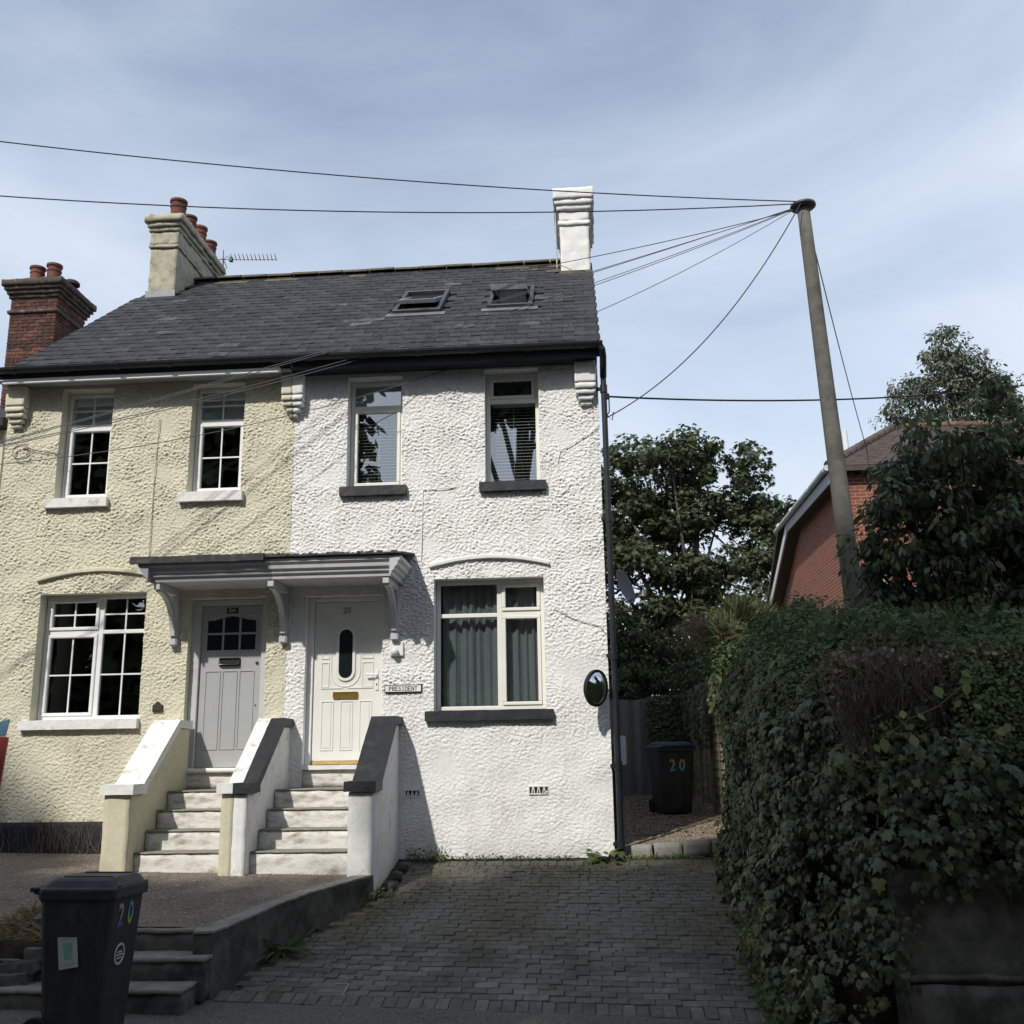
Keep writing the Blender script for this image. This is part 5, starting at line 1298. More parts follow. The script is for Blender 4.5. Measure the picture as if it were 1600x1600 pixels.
pq = POLE_B.lerp(POLE_T, 0.92)
wire('wire running down from the right of the pole to the tiled roof', pq+Vector((.09, 0, 0)), (6.05, 9.3, 7.33), 0.12, 0.008)
ins = thing('wire_anchor', 'small insulators and cable loops fixed at the drainpipe top', 'bracket', (0.28, -0.05, 5.2))
obj('insulator', MB().lathe([(0.012, 0), (0.03, 0.01), (0.03, 0.03), (0.018, 0.04), (0.028, 0.05), (0.028, 0.07), (0.01, 0.08)], 12, (0.31, -0.06, 5.41)), 'black_gutter', ins)
obj('hook', MB().tube([(0.27, -0.06, 5.47), (0.33, -0.06, 5.45), (0.33, -0.06, 5.25), (0.30, -0.06, 5.20), (0.36, -0.06, 5.14), (0.38, -0.06, 5.24)], 0.009, 6), 'wire', ins)
cl = thing('cable_coil', 'loose coil of thin cable hanging below the left corbel of the cream house', 'cable', (-7.2, -0.03, 5.0))
for k in range(3):
    pts = [(-7.24+0.10*math.cos(a)*(1+.1*k)+0.015*k, -0.05-0.008*k, 5.02+0.10*math.sin(a)*(0.8+.12*k)) for a in np.linspace(0, 2*math.pi, 20)]
    obj('loop', MB().tube(pts, 0.0032, 5, caps=False), 'wire', cl)
obj('tail', MB().tube([(-7.16, -0.05, 5.08), (-6.95, -0.04, 5.02), (-6.70, -0.04, 4.98)], 0.005, 5), 'wire', cl)

# ================================================================== brick house behind the hedge on the right
bh = thing('brick_house', 'red brick house with brown tiled hipped roof half hidden behind the pole', 'house', (8.5, 11, 0))
def brick_tex(name):
    mt, nt, N, L, b = new_mat(name)
    tc = N.new('ShaderNodeTexCoord'); sx = N.new('ShaderNodeSeparateXYZ'); cb = N.new('ShaderNodeCombineXYZ')
    L.new(tc.outputs['Object'], sx.inputs['Vector']); ad = N.new('ShaderNodeMath'); L.new(sx.outputs['X'], ad.inputs[0]); L.new(sx.outputs['Y'], ad.inputs[1]); L.new(ad.outputs[0], cb.inputs['X']); L.new(sx.outputs['Z'], cb.inputs['Y'])
    br = N.new('ShaderNodeTexBrick'); br.inputs['Scale'].default_value = 1.0
    br.inputs['Brick Width'].default_value = 0.225; br.inputs['Row Height'].default_value = 0.075; br.inputs['Mortar Size'].default_value = 0.006
    br.inputs['Mortar Smooth'].default_value = 0.2; br.inputs['Bias'].default_value = -0.2
    br.inputs['Color1'].default_value = (0.235, 0.072, 0.043, 1); br.inputs['Color2'].default_value = (0.15, 0.048, 0.033, 1); br.inputs['Mortar'].default_value = (0.36, 0.27, 0.20, 1)
    L.new(cb.outputs['Vector'], br.inputs['Vector'])
    L.new(br.outputs['Color'], b.inputs['Base Color']); b.inputs['Roughness'].default_value = 0.9
    bp = N.new('ShaderNodeBump'); bp.inputs['Strength'].default_value = 0.6; bp.inputs['Distance'].default_value = 0.01; bp.invert = True
    L.new(br.outputs['Fac'], bp.inputs['Height']); L.new(bp.outputs['Normal'], b.inputs['Normal'])
    return mt
M['brick_wall'] = brick_tex('brick_wall')
obj('wall', MB().prism([(8.5, -0.2), (18.1, -0.2), (18.1, 3.98), (13.0, 6.62), (8.5, 6.66)], 'x', 5.28, 5.5), 'brick_wall', bh)
obj('front_wall', MB().box(5.5, 12.6, 8.5, 8.7, -0.2, 6.6), 'brick_wall', bh)
EX, EZ, EY, RX, RY, RZ, BY = 4.95, 6.74, 8.25, 7.16, 11.0, 8.34, 14.1
rv = [(EX, EY, EZ), (13, EY, EZ), (13, RY, RZ), (RX, RY, RZ), (EX, BY, EZ), (13, BY, EZ), (EX, 18.3, 4.08), (13, 18.3, 4.08)]
low = [(x, y, z-0.10) for x, y, z in rv]
roofR = obj('roof', MB().add(rv+low, [(0, 1, 2, 3), (0, 3, 4), (4, 3, 2, 5), (4, 5, 7, 6), (8, 11, 10, 9), (8, 12, 11), (12, 13, 10, 11), (12, 14, 15, 13), (0, 8, 9, 1), (0, 4, 12, 8), (4, 6, 14, 12)]), 'tile_brown', bh)
mb = MB(); nrow = 26
for k in range(nrow):          # plain-tile courses of the front slope
    t0, t1 = k/nrow, (k+1)/nrow+0.012
    a0, a1 = EX+(RX-EX)*t0, EX+(RX-EX)*min(t1, 1)
    y0, y1 = EY+(RY-EY)*t0, EY+(RY-EY)*t1; z0, z1 = EZ+(RZ-EZ)*t0, EZ+(RZ-EZ)*t1
    segs = 40
    for s in range(segs):
        xa, xb = a0+(13-a0)*s/segs, a0+(13-a0)*(s+1)/segs-0.012
        h = 0.028+random.uniform(-.006, .010)
        mb.hexa([(xa, y0, z0+.004), (xb, y0, z0+.004), (xb, y1, z1+.002), (xa, y1, z1+.002), (xa, y0-.008, z0+h), (xb, y0-.008, z0+h), (xb, y1, z1+.010), (xa, y1, z1+.010)])
tag(obj('tile_courses', mb, 'tile_brown', roofR), kind='stuff')
for k in range(11):
    t = (k+0.5)/11; p = Vector((EX, EY, EZ)).lerp(Vector((RX, RY, RZ)), t)
    me_dir = (Vector((RX, RY, RZ))-Vector((EX, EY, EZ))).normalized()
    o = obj('hip_tile', MB().tube([p-me_dir*0.17+Vector((0, 0, .02)), p+me_dir*0.16+Vector((0, 0, .05))], [0.105, 0.085], 10), 'tile_brown', roofR)
for k in range(8):
    x = RX+0.05+k*0.46; obj('ridge_tile', MB().tube([(x, RY, RZ+0.02), (x+0.44, RY, RZ+0.02+0.006*(k % 3))], 0.10, 10), 'ridge_orange', roofR)
obj('gutter', MB().tube([(4.90, EY-0.05, 6.70), (4.90, BY+0.05, 6.66)], 0.062, 14), 'gutter_white', bh)
for y in (EY+0.05, 9.9, 11.9, 13.6): obj('gutter_clip', MB().tube([(4.90, y, 6.695), (4.90, y+0.06, 6.695)], 0.071, 14), 'plastic_white', bh)
obj('fascia', MB().box(4.955, 4.985, EY, 13.05, 6.40, 6.63), 'soffit_grey', bh)
obj('soffit', MB().box(4.99, 5.28, EY, 13.0, 6.46, 6.48), 'bargeboard', bh)
vd = [(13.0, 6.44), (18.2, 3.90), (18.2, 4.10), (13.0, 6.64)]
obj('barge_trim', MB().prism(vd, 'x', 4.955, 4.99), 'plastic_white', bh)
obj('verge_soffit', MB().prism([(12.95, 6.46), (18.2, 3.92), (18.2, 3.96), (12.95, 6.50)], 'x', 4.992, 5.278), 'bargeboard', bh)
obj('flue', MB().tube([(5.62, 9.3, 7.2), (5.60, 9.3, 7.80)], 0.062, 14), 'plastic_white', bh)
fw_ = obj('window', rect_ring(MB(), 5.18, 5.9, 3.3, 4.6, 0.06, 8.44, 8.5), 'upvc', bh); obj('pane', MB().box(5.24, 5.84, 8.46, 8.47, 3.36, 4.54), 'dark_glass', fw_)

# ================================================================== fences
bf = thing('board_fence', 'weathered grey upright board fence closing the end of the side passage', 'fence', (1.0, 8.05, 0.35))
x = 0.10
while x < 1.82:
    w = random.uniform(0.105, 0.125)
    obj('board', MB().box(x-0.004, x+w+0.004, 8.0+(0.012 if len(bf.children) % 2 else 0)+random.uniform(0, .004), 8.031+(0.012 if len(bf.children) % 2 else 0), 0.33+random.uniform(0, .02), 2.14+random.uniform(-.015, .015)), 'fence_board', bf)
    x += w
obj('rail', MB().box(0.1, 1.85, 8.05, 8.09, 0.8, 0.88).box(0.1, 1.85, 8.05, 8.09, 1.7, 1.78), 'fence_board', bf)
lf = thing('lap_fence', 'olive brown overlapping panel fence along the right of the side passage', 'fence', (1.85, 5.0, 0.3))
for pnl in range(3):
    ya, yb = 2.62+pnl*1.80, 2.62+pnl*1.80+1.72
    z = alley_z(1, (ya+yb)/2)+0.04; k = 0
    while z < alley_z(1, ya)+1.72:
        mb = MB().hexa([(1.842, ya, z), (1.86, ya, z), (1.86, yb, z), (1.842, yb, z), (1.862, ya, z+0.155), (1.875, ya, z+0.155), (1.875, yb, z+0.155), (1.862, yb, z+0.155)])
        for i, v in enumerate(mb.v):
            mb.v[i] = (v[0], v[1], v[2]+0.008*noise.noise((v[1]*3, k*1.7, pnl)))
        obj('board', mb, 'lap_board', lf); z += 0.128; k += 1
    for yy in (ya+0.03, (ya+yb)/2, yb-0.03):
        obj('batten', MB().box(1.826, 1.842, yy-0.02, yy+0.02, alley_z(1, yy)+0.03, alley_z(1, yy)+1.72), 'lap_board', lf)
for yy in (2.56, 4.38, 6.18, 7.95):
    obj('post', MB().box(1.80, 1.89, yy-0.045, yy+0.045, 0.0, alley_z(1, yy)+1.80), 'post_wood', lf, bevel=0.006)
# ================================================================== vegetation
def unit(a): return a/np.maximum(np.linalg.norm(a, axis=1, keepdims=True), 1e-9)
T_OVAL = (np.array([(0, 0, 0), (.28, .30, -.06), (.30, .55, -.07), (0, 1, -.10), (-.30, .55, -.07), (-.28, .30, -.06)]), np.array([(0, 1, 2), (0, 2, 3), (0, 3, 4), (0, 4, 5)]))
T_LONG = (np.array([(0, 0, 0), (.20, .30, -.05), (.22, .58, -.08), (0, 1, -.16), (-.22, .58, -.08), (-.20, .30, -.05)]), np.array([(0, 1, 2), (0, 2, 3), (0, 3, 4), (0, 4, 5)]))
T_IVY = (np.array([(0, 0, 0), (.22, -.10, -.03), (.46, .10, -.10), (.30, .32, -.05), (.40, .60, -.12), (.13, .62, -.05), (0, 1.0, -.15), (-.13, .62, -.05), (-.40, .60, -.12), (-.30, .32, -.05), (-.46, .10, -.10), (-.22, -.10, -.03), (0, .35, .02)]),
         np.array([(12, i, i+1) for i in range(1, 11)]+[(12, 11, 0), (12, 0, 1)]))
T_QUAD = (np.array([(-.42, 0, -.05), (.42, 0, -.05), (.36, .95, -.10), (-.36, .95, -.10)]), np.array([(0, 1, 2), (0, 2, 3)]))
T_PALM = (np.array([(0, 0, 0), (.30, .05, -.06), (.62, .30, -.16), (.30, .42, -.05), (.42, .85, -.16), (.14, .62, -.04), (0, 1.05, -.14), (-.14, .62, -.04), (-.42, .85, -.16), (-.30, .42, -.05), (-.62, .30, -.16), (-.30, .05, -.06)]),
          np.array([(0, 1, 2), (0, 2, 3), (0, 3, 4), (0, 4, 5), (0, 5, 6), (0, 6, 7), (0, 7, 8), (0, 8, 9), (0, 9, 10), (0, 10, 11)]))
T_BLADE = (np.array([(-.035, 0, 0), (.035, 0, 0), (.03, .5, .02), (-.03, .5, .02), (0, 1.0, -.12)]), np.array([(0, 1, 2), (0, 2, 3), (3, 2, 4)]))
def leaves(name, P, Nn, T, S, tmpl, material, parent=None, kind=None):
    """blades at P with face normal Nn, tip direction T, length S"""
    tv, tf = tmpl
    P = np.asarray(P, float); n = len(P)
    Nn = unit(np.asarray(Nn, float)); T = np.asarray(T, float)
    T = unit(T-(T*Nn).sum(1, keepdims=True)*Nn); B = np.cross(T, Nn)
    off = np.array(wloc(parent)); k = len(tv)
    S = np.asarray(S, float)
    V = (P-off)[:, None, :]+S[:, None, None]*(tv[None, :, 0:1]*B[:, None, :]+tv[None, :, 1:2]*T[:, None, :]+tv[None, :, 2:3]*Nn[:, None, :])
    F = (tf[None]+(np.arange(n)*k)[:, None, None]).reshape(-1, 3)
    me = fast_mesh(name, V.reshape(-1, 3), F)
    me.materials.append(M[material])
    o = bpy.data.objects.new(name, me); COL.objects.link(o)
    if parent: o.parent = parent
    WLOC[o.name] = Vector(off)
    return tag(o, kind=kind)
def rnd_dir(n): return unit(RNG.standard_normal((n, 3)))

def crown_points(ells, n_clump, per, clump_r, shell=0.55):
    """clumps spread through ellipsoids, leaves spread through clumps"""
    ells = np.array(ells, float); vol = ells[:, 3]*ells[:, 4]*ells[:, 5]
    idx = RNG.choice(len(ells), n_clump, p=vol/vol.sum())
    d = rnd_dir(n_clump); rr = RNG.uniform(shell, 1.0, n_clump)**0.7
    C = ells[idx, :3]+d*ells[idx, 3:6]*rr[:, None]
    cr = clump_r*RNG.uniform(0.55, 1.3, n_clump)
    dd = rnd_dir(n_clump*per); q = RNG.uniform(0.25, 1, n_clump*per)**0.6
    ci = np.repeat(np.arange(n_clump), per)
    P = C[ci]+dd*(cr[ci]*q)[:, None]*np.array([1, 1, 0.72])
    return P, dd, C
def tree(name, label, cat, base, ells, n_clump, per, clump_r, leaf, tmpl, lmat, trunk_r=0.15, top=None, group=None, droop=0.55, up=0.5, limbs=26, shell=0.5, fork=0.35):
    t = thing(name, label, cat, base, group)
    P, dd, C = crown_points(ells, n_clump, per, clump_r, shell)
    n = len(P)
    N_ = unit(dd*0.6+np.array([0, 0, up])+0.55*rnd_dir(n)); T_ = dd*0.7+0.5*rnd_dir(n)+np.array([0, 0, -droop])
    leaves('crown', P, N_, T_, leaf*RNG.uniform(0.6, 1.25, n), tmpl, lmat, t)
    cen = np.array([e[:3] for e in ells]).mean(0)
    b = Vector(base); tp = Vector(top) if top else Vector((cen[0], cen[1], cen[2]))
    mb = MB(); npt = 7; pts = []
    for k in range(npt):
        q = b.lerp(tp, k/(npt-1)); q += Vector((noise.noise((k*.7, b.x, 1)), noise.noise((k*.7, b.y, 5)), 0))*0.12*(k > 0); pts.append(q)
    mb.tube(pts, [trunk_r*(1.25 if k == 0 else 1-0.75*k/(npt-1)) for k in range(npt)], 9)
    sel = RNG.choice(len(C), min(limbs, len(C)), replace=False)
    for i in sel:
        c = Vector(C[i]); f = random.uniform(fork, 0.95); s = b.lerp(tp, f)
        mid = s.lerp(c, 0.5)+Vector((random.uniform(-.2, .2), random.uniform(-.2, .2), random.uniform(0, .3)))
        r0 = trunk_r*(1-0.75*f)*0.55
        mb.tube([s, mid, c], [r0, r0*0.6, r0*0.18], 6)
        for _ in range(2):
            c2 = c+Vector((random.uniform(-1, 1), random.uniform(-1, 1), random.uniform(-.5, 1)))*clump_r
            mb.tube([mid.lerp(c, .5), c2], [r0*.3, r0*.08], 5)
    obj('trunk', mb, 'bark', t, smooth=True)
    return t

# --- trees standing beyond the houses
tree('sycamore_tree', 'broad dark green tree with lobed leaves behind the side passage', 'tree', (3.2, 21.0, 0.0),
     [(1.9, 20, 10.3, 1.25, 1.5, 1.05), (3.4, 20.2, 10.3, 1.3, 1.5, 1.0), (5.2, 20.0, 9.9, .9, 1.2, .9), (1.2, 20, 8.8, 1.4, 1.6, 1.2), (3.2, 20.4, 8.6, 1.6, 1.6, 1.0), (5.4, 20.2, 8.4, 1.3, 1.4, 1.0),
      (1.4, 19.5, 7.0, 1.5, 1.5, .95), (3.4, 20.2, 6.8, 1.5, 1.5, .8), (5.6, 20.2, 6.9, 1.3, 1.4, .9), (2.4, 19.8, 5.4, 2.0, 1.4, .9), (5.0, 20, 5.2, 1.7, 1.4, .9), (6.2, 20, 8.0, .8, 1.2, .8), (0.2, 20, 7.9, 1.0, 1.4, 2.0), (4.0, 20, 4.0, 2.6, 1.4, .9), (1.2, 20, 4.0, 1.6, 1.2, .9)],
     900, 40, 0.38, 0.155, T_PALM, 'lf_sycamore', 0.24, (3.5, 20.2, 9.6), limbs=60, fork=0.25, shell=0.2)
tree('eucalyptus_tree', 'tall airy grey-green tree rising behind the brown tiled roof', 'tree', (12.8, 22, 0),
     [(12.6, 22, 14.6, .85, 1, .85), (13.3, 22, 13.9, .75, 1, .8), (12.2, 22, 13.3, 1.0, 1, .7), (13.9, 22, 12.9, .9, 1, .6), (11.0, 22, 12.9, .5, .7, .55), (10.6, 22, 12.4, .6, .8, .4), (12.8, 22, 12.2, 1.5, 1, .5), (14.5, 22, 12.4, .7, 1, .45), (11.3, 22, 12.0, .8, .8, .45), (13.6, 22, 13.2, .9, 1, .9), (14.4, 22, 11.6, 1.4, 1, .6), (12.2, 22, 11.4, 1.6, 1, .6)],
     340, 60, 0.34, 0.15, T_LONG, 'lf_euc', 0.2, (12.7, 22, 14.6), limbs=50, shell=0.25, fork=0.6)
tree('eucalyptus_tree', 'strip of grey-green foliage cut off by the right edge above the tiled roof', 'tree', (17.2, 22, 0),
     [(16.1, 22, 13.6, .9, 1, .9), (17, 22, 13.2, 1.2, 1, 1.5)], 60, 50, 0.35, 0.13, T_LONG, 'lf_euc', 0.2, (16.9, 22, 14.6), limbs=16)
tree('laurel_tree', 'dark large-leaved tree standing right of the pole behind the hedge', 'tree', (4.2, -0.6, 0.0),
     [(3.35, -1.0, 3.75, .42, .6, .40), (3.85, -.8, 4.25, .5, .6, .50), (4.45, -.8, 4.30, .55, .6, .55), (3.32, -.9, 3.2, .42, .6, .42), (4.0, -.9, 3.5, .65, .7, .55), (4.75, -.8, 3.55, .65, .7, .65), (3.35, -.7, 2.7, .42, .6, .45), (4.0, -.8, 2.75, .65, .7, .55), (4.75, -.8, 2.75, .65, .7, .55),
      (4.55, -.8, 4.95, .28, .35, .30), (4.0, -.8, 4.75, .25, .3, .25), (3.25, -.6, 2.2, .5, .6, .4), (4.3, -.6, 2.1, .9, .6, .4), (5.4, -.6, 3.4, .6, .8, 1.2), (4.3, -.5, 3.2, 1.1, .5, 1.0), (5.0, -.6, 4.5, .5, .5, .6), (3.55, -.8, 4.15, .42, .5, .40), (4.9, -.7, 3.2, .5, .6, .9), (3.15, -.9, 3.45, .28, .4, .5)],
     600, 38, 0.21, 0.115, T_LONG, 'lf_cherry', 0.07, (4.1, -.7, 4.3), droop=1.0, up=0.35, limbs=50, shell=0.1, fork=0.2)
# --- shrubs between the passage and the trees
tree('garden_shrub', 'dark leafy shrub above the board fence beside the drainpipe', 'shrub', (0.8, 9.4, 0.3), [(0.7, 9.4, 3.3, .75, .7, .75), (1.35, 9.6, 3.0, .7, .7, .6), (0.6, 9.2, 2.6, .6, .6, .4)], 100, 60, 0.25, 0.11, T_OVAL, 'lf_bush', 0.05, limbs=20, shell=0.2)
tree('garden_shrub', 'feathery bright green shrub drooping over the fence top', 'shrub', (0.9, 8.6, 0.3), [(0.65, 8.5, 2.35, .55, .45, .26), (1.35, 8.5, 2.45, .55, .5, .33), (1.0, 8.5, 2.7, .5, .4, .25)], 90, 80, 0.17, 0.085, T_LONG, 'lf_bushlight', 0.04, limbs=20, droop=1.2, shell=0.1)
tree('garden_shrub', 'mid green climber heaped on the lap fence above the back bin', 'shrub', (1.9, 6.0, 0.3), [(2.0, 6.0, 2.35, .28, 1.3, .40), (2.1, 4.2, 2.35, .25, 1.2, .40), (1.95, 7.3, 2.6, .42, .8, .45), (2.15, 3.0, 2.35, .28, .8, .35)], 170, 60, 0.20, 0.075, T_OVAL, 'lf_bush', 0.04, limbs=20, shell=0.1)
def spiky(label, c, n, L, spread, mat_, extra=None):
    t = thing('cordyline', label, 'plant', (c[0], c[1], 0.3), 'spiky plants over the fence')
    a = RNG.uniform(0, 2*np.pi, n); e = RNG.uniform(*spread, n)
    D = np.stack([np.cos(a)*np.cos(e), np.sin(a)*np.cos(e), np.sin(e)], -1)
    P = np.tile(np.array(c), (n, 1))+RNG.normal(0, 0.06, (n, 3)); N_ = np.cross(D, rnd_dir(n))+0.01
    leaves('blades', P, N_, D, L*RNG.uniform(.6, 1.1, n), T_BLADE, mat_, t)
    obj('stem', MB().tube([(c[0], c[1], 0.3), (c[0]+.02, c[1], 1.5), c], [0.06, 0.05, 0.05], 8), 'bark', t)
    return t
spiky('tall spiky green cordyline next to the brick house verge', (2.75, 7.0, 3.42), 340, 0.66, (0.1, 1.5), 'lf_spike')
spiky('lower spiky green cordyline in front of the brownish plumes', (2.40, 6.4, 3.10), 260, 0.55, (-0.3, 1.4), 'lf_spike')
spiky('second tall cordyline crowding the brick house corner', (3.25, 7.2, 3.35), 300, 0.60, (0.2, 1.5), 'lf_spike')
tree('plume_bush', 'brownish feathery bush with dry plumes above the ivy', 'shrub', (2.1, 6.0, 0.3), [(2.1, 6.9, 3.40, .5, .4, .24), (2.6, 6.3, 3.15, .35, .3, .2), (1.9, 6.6, 3.15, .35, .3, .25)], 80, 60, 0.16, 0.09, T_BLADE, 'lf_plume', 0.03, limbs=14, droop=-0.5, shell=0.1)

# --- ivy bank, hedge and the retaining wall along the right of the drive
def bank_x(y): return float(np.interp(y, [-5.2, -4.62, -4.45, -4.1, -3.5, -2.0, 0.0, 1.0, 2.6, 4], [2.3, 2.02, 1.72, 1.50, 1.42, 1.46, 1.58, 1.78, 2.05, 2.1]))
def bank_top(y): return float(np.interp(y, [-4.7, -4.3, -3.3, -2.0, 0.0, 1.0, 2.6], [1.88, 2.02, 2.06, 2.30, 2.60, 2.55, 2.15]))
def bank_bot(x, y): return drive_z(x, y) if y > -3.9 else pave_z(x, y)
cw = thing('garden_wall', 'dark cracked concrete retaining wall under overhanging ivy at the lower right', 'retaining wall', (3.4, -4.6, -0.8))
obj('wall_face', rough_box(1.98, 6.5, -4.62, -4.40, -1.0, 0.33, 0.08, 0.02, 4, 3.3), 'concrete', cw, smooth=True)
obj('ledge', rough_box(2.0, 6.5, -4.665, -4.60, -0.345, -0.305, 0.05, 0.022, 6, 7.7), 'concrete', cw, smooth=True)
obj('footing', rough_box(2.02, 6.5, -4.66, -4.60, -1.0, -0.365, 0.08, 0.02, 5, 9.1), 'concrete', cw, smooth=True)
hedge = thing('hedge', 'clipped privet hedge with a bare twiggy patch along the top of the bank', 'hedge', (3.0, -2, 0.6))
ivy = thing('ivy_bank', 'bank smothered in dark ivy along the right side of the driveway', 'ivy', (1.8, -2, -0.3))
# earth core
V, F = [], []; ysb = np.linspace(-4.15, 3.2, 40)
for y in ysb:
    xl = bank_x(y)+(0.34 if y < -3.2 else 0.15); zt_ = bank_top(y)-0.42; zb = bank_bot(xl, y)-0.3
    for x, z in ((xl, zb), (xl+.02, zb+(zt_-zb)*.35), (xl+.06, zb+(zt_-zb)*.7), (xl+0.20, zt_-0.15), (xl+0.5, zt_), (7.5, zt_), (7.5, zb)): V.append((x, y, z))
for j in range(len(ysb)-1):
    for k in range(6): F.append((j*7+k, j*7+k+1, (j+1)*7+k+1, (j+1)*7+k))
me = bpy.data.meshes.new('earth_core'); me.from_pydata(V, [], F+[tuple(range(7)), tuple(range(len(V)-7, len(V)))]); me.update()
core = tag(mobj('earth_core', me, 'soil', ivy), kind='stuff')
obj('earth_front', rough_box(2.15, 7.5, -4.30, -4.12, -1.0, 1.45, 0.15, 0.05, 2, 4.0), 'soil', ivy, smooth=True)
# the bank as a surface: s runs along its foot from the passage to the front corner and on along the pavement
PATH = np.array([(2.08, 2.7), (1.84, 1.2), (1.62, 0.2), (1.52, -0.8), (1.46, -2.0), (1.42, -3.4), (1.50, -4.0), (1.72, -4.42), (2.05, -4.62), (2.7, -4.68), (5.6, -4.72)])
SEG = np.linalg.norm(np.diff(PATH, axis=0), axis=1); CUM = np.concatenate([[0], np.cumsum(SEG)])
def path_at(q):
    x, y = np.interp(q, CUM, PATH[:, 0]), np.interp(q, CUM, PATH[:, 1])
    x2, y2 = np.interp(q+.12, CUM, PATH[:, 0]), np.interp(q+.12, CUM, PATH[:, 1]); x1, y1 = np.interp(q-.12, CUM, PATH[:, 0]), np.interp(q-.12, CUM, PATH[:, 1])
    t = np.stack([x2-x1, y2-y1], -1); t /= np.linalg.norm(t, axis=1, keepdims=True)+1e-9
    return x, y, np.stack([t[:, 1], -t[:, 0]], -1)          # outward normal
def bank_surface(q, f, bulge=1.0):
    x, y, nr = path_at(q); n = len(q); P = np.zeros((n, 3)); N_ = np.zeros((n, 3))
    for i in range(n):
        zb = bank_bot(x[i], y[i]); zt_ = bank_top(y[i]); z = zb+(zt_-zb)*f[i]
        b = 0.20*noise.noise((q[i]*.9, z*1.0, 3))+0.15*noise.noise((q[i]*2.3, z*2.3, 8))+0.07*noise.noise((q[i]*6, z*6, 1))
        o = bulge*b*(0.45 if y[i] > 0 else min(1.25, 0.45-.35*y[i]))+0.16*max(0, 1-f[i]*5)-0.72*max(0, (f[i]-.58)/.44)**2
        P[i] = (x[i]+nr[i, 0]*o, y[i]+nr[i, 1]*o, z+0.10*noise.noise((q[i]*1.5, 9, f[i]*3)))
        up = 0.15+1.3*max(0, (f[i]-.7)/.3)
        N_[i] = (nr[i, 0], nr[i, 1], up)
    return P, unit(N_)
def clumped(nc, per, sel, r, size, tmpl, matn, parent, name, push=0.10, flat=0.35, s0=0.0, s1=None, f0=0.0, f1=1.0, droop=1.0):
    """tufts of leaves set on the bank surface where sel(P) allows"""
    q = RNG.uniform(s0, s1 or CUM[-1], nc); f = RNG.uniform(f0, f1, nc)
    C, N_ = bank_surface(q, f)
    ok = np.array([random.random() < sel(p) for p in C]); C, N_ = C[ok], N_[ok]
    nc = len(C); ci = np.repeat(np.arange(nc), per); n = len(ci)
    cr = r*RNG.uniform(.5, 1.5, nc)
    D = rnd_dir(n); nn = N_[ci]
    D = D-(1-flat)*(D*nn).sum(1, keepdims=True)*nn
    P = C[ci]+D*(cr[ci]*RNG.uniform(.2, 1, n)**.6)[:, None]+nn*(RNG.uniform(-.05, push, nc)[ci])[:, None]
    NN = unit(nn+0.7*D+np.array([0, -.1, .30])+.45*rnd_dir(n)); T_ = D*.7+np.array([0, 0, -droop])+.6*rnd_dir(n)
    leaves(name, P, NN, T_, size*RNG.uniform(.55, 1.3, n), tmpl, matn, parent)
def front_lim(a): return 0.24+0.14*noise.noise((a*2.1, 1, 0))+0.10*noise.noise((a*6, 4, 0))-0.75*max(0, 1-abs(a-1.92)/0.22)-0.30*max(0, 1-abs(a-3.3)/0.3)
def twigz(p): return math.exp(-(((p[0]-2.20)/0.45)**4+((p[2]-1.66)/0.34)**4)) if p[1] < -4.0 else 0.0
def holez(p): return math.exp(-(((p[0]-1.98)/0.16)**2+((p[2]-0.66)/0.13)**2)) if p[1] < -4.0 else 0.0
def sel_ivy(p):
    if p[1] < -4.35 and p[0] > 1.8 and p[2] < front_lim(p[0]): return 0.0
    zt_ = bank_top(p[1]); f = (p[2]-bank_bot(p[0], p[1]))/(zt_-bank_bot(p[0], p[1]))
    return max(0, min(1, (1.02-f)*3.5))*(1-1.0*twigz(p))*(1-holez(p))*(0.75+0.5*noise.noise((p[0]*1.2+p[1]*1.2, p[2]*1.2, 6)))
def sel_privet(p):
    zt_ = bank_top(p[1]); f = (p[2]-bank_bot(p[0], p[1]))/(zt_-bank_bot(p[0], p[1]))
    return max(0, min(1, (f-.62)*5))*(1-.92*twigz(p))
def sel_mixed(p):
    if p[1] < -4.35 and p[0] > 1.8 and p[2] < front_lim(p[0])+.05: return 0.0
    return (0.45+0.9*noise.noise((p[0]*.9+p[1]*.9, p[2]*.9, 16)))*(1-twigz(p))
clumped(3800, 12, sel_ivy, .11, .060, T_IVY, 'lf_ivy', ivy, 'ivy_leaves')
clumped(2400, 16, sel_mixed, .12, .038, T_OVAL, 'lf_bush', ivy, 'mixed_leaves')
clumped(420, 7, sel_ivy, .14, .092, T_IVY, 'lf_ivy', ivy, 'large_ivy_leaves', push=.16)
clumped(260, 8, lambda p: 1.6*sel_mixed(p), .10, .05, T_OVAL, 'dead_leaf', ivy, 'dead_leaves', push=.06)
clumped(300, 14, lambda p: 1.5*sel_mixed(p), .09, .05, T_PALM, 'lf_bind', ivy, 'young_leaves', push=.16, f0=.0, f1=.9)
clumped(1800, 26, sel_privet, .12, .034, T_OVAL, 'lf_privet', hedge, 'hedge_side', f0=.55, f1=1.06, droop=-.4, push=.14)
clumped(700, 16, lambda p: 0.8 if p[1] > -1.2 else 0.0, .16, .06, T_OVAL, 'lf_bush', ivy, 'far_leaves', s1=4.5, f0=.5, f1=1.08, push=.12)
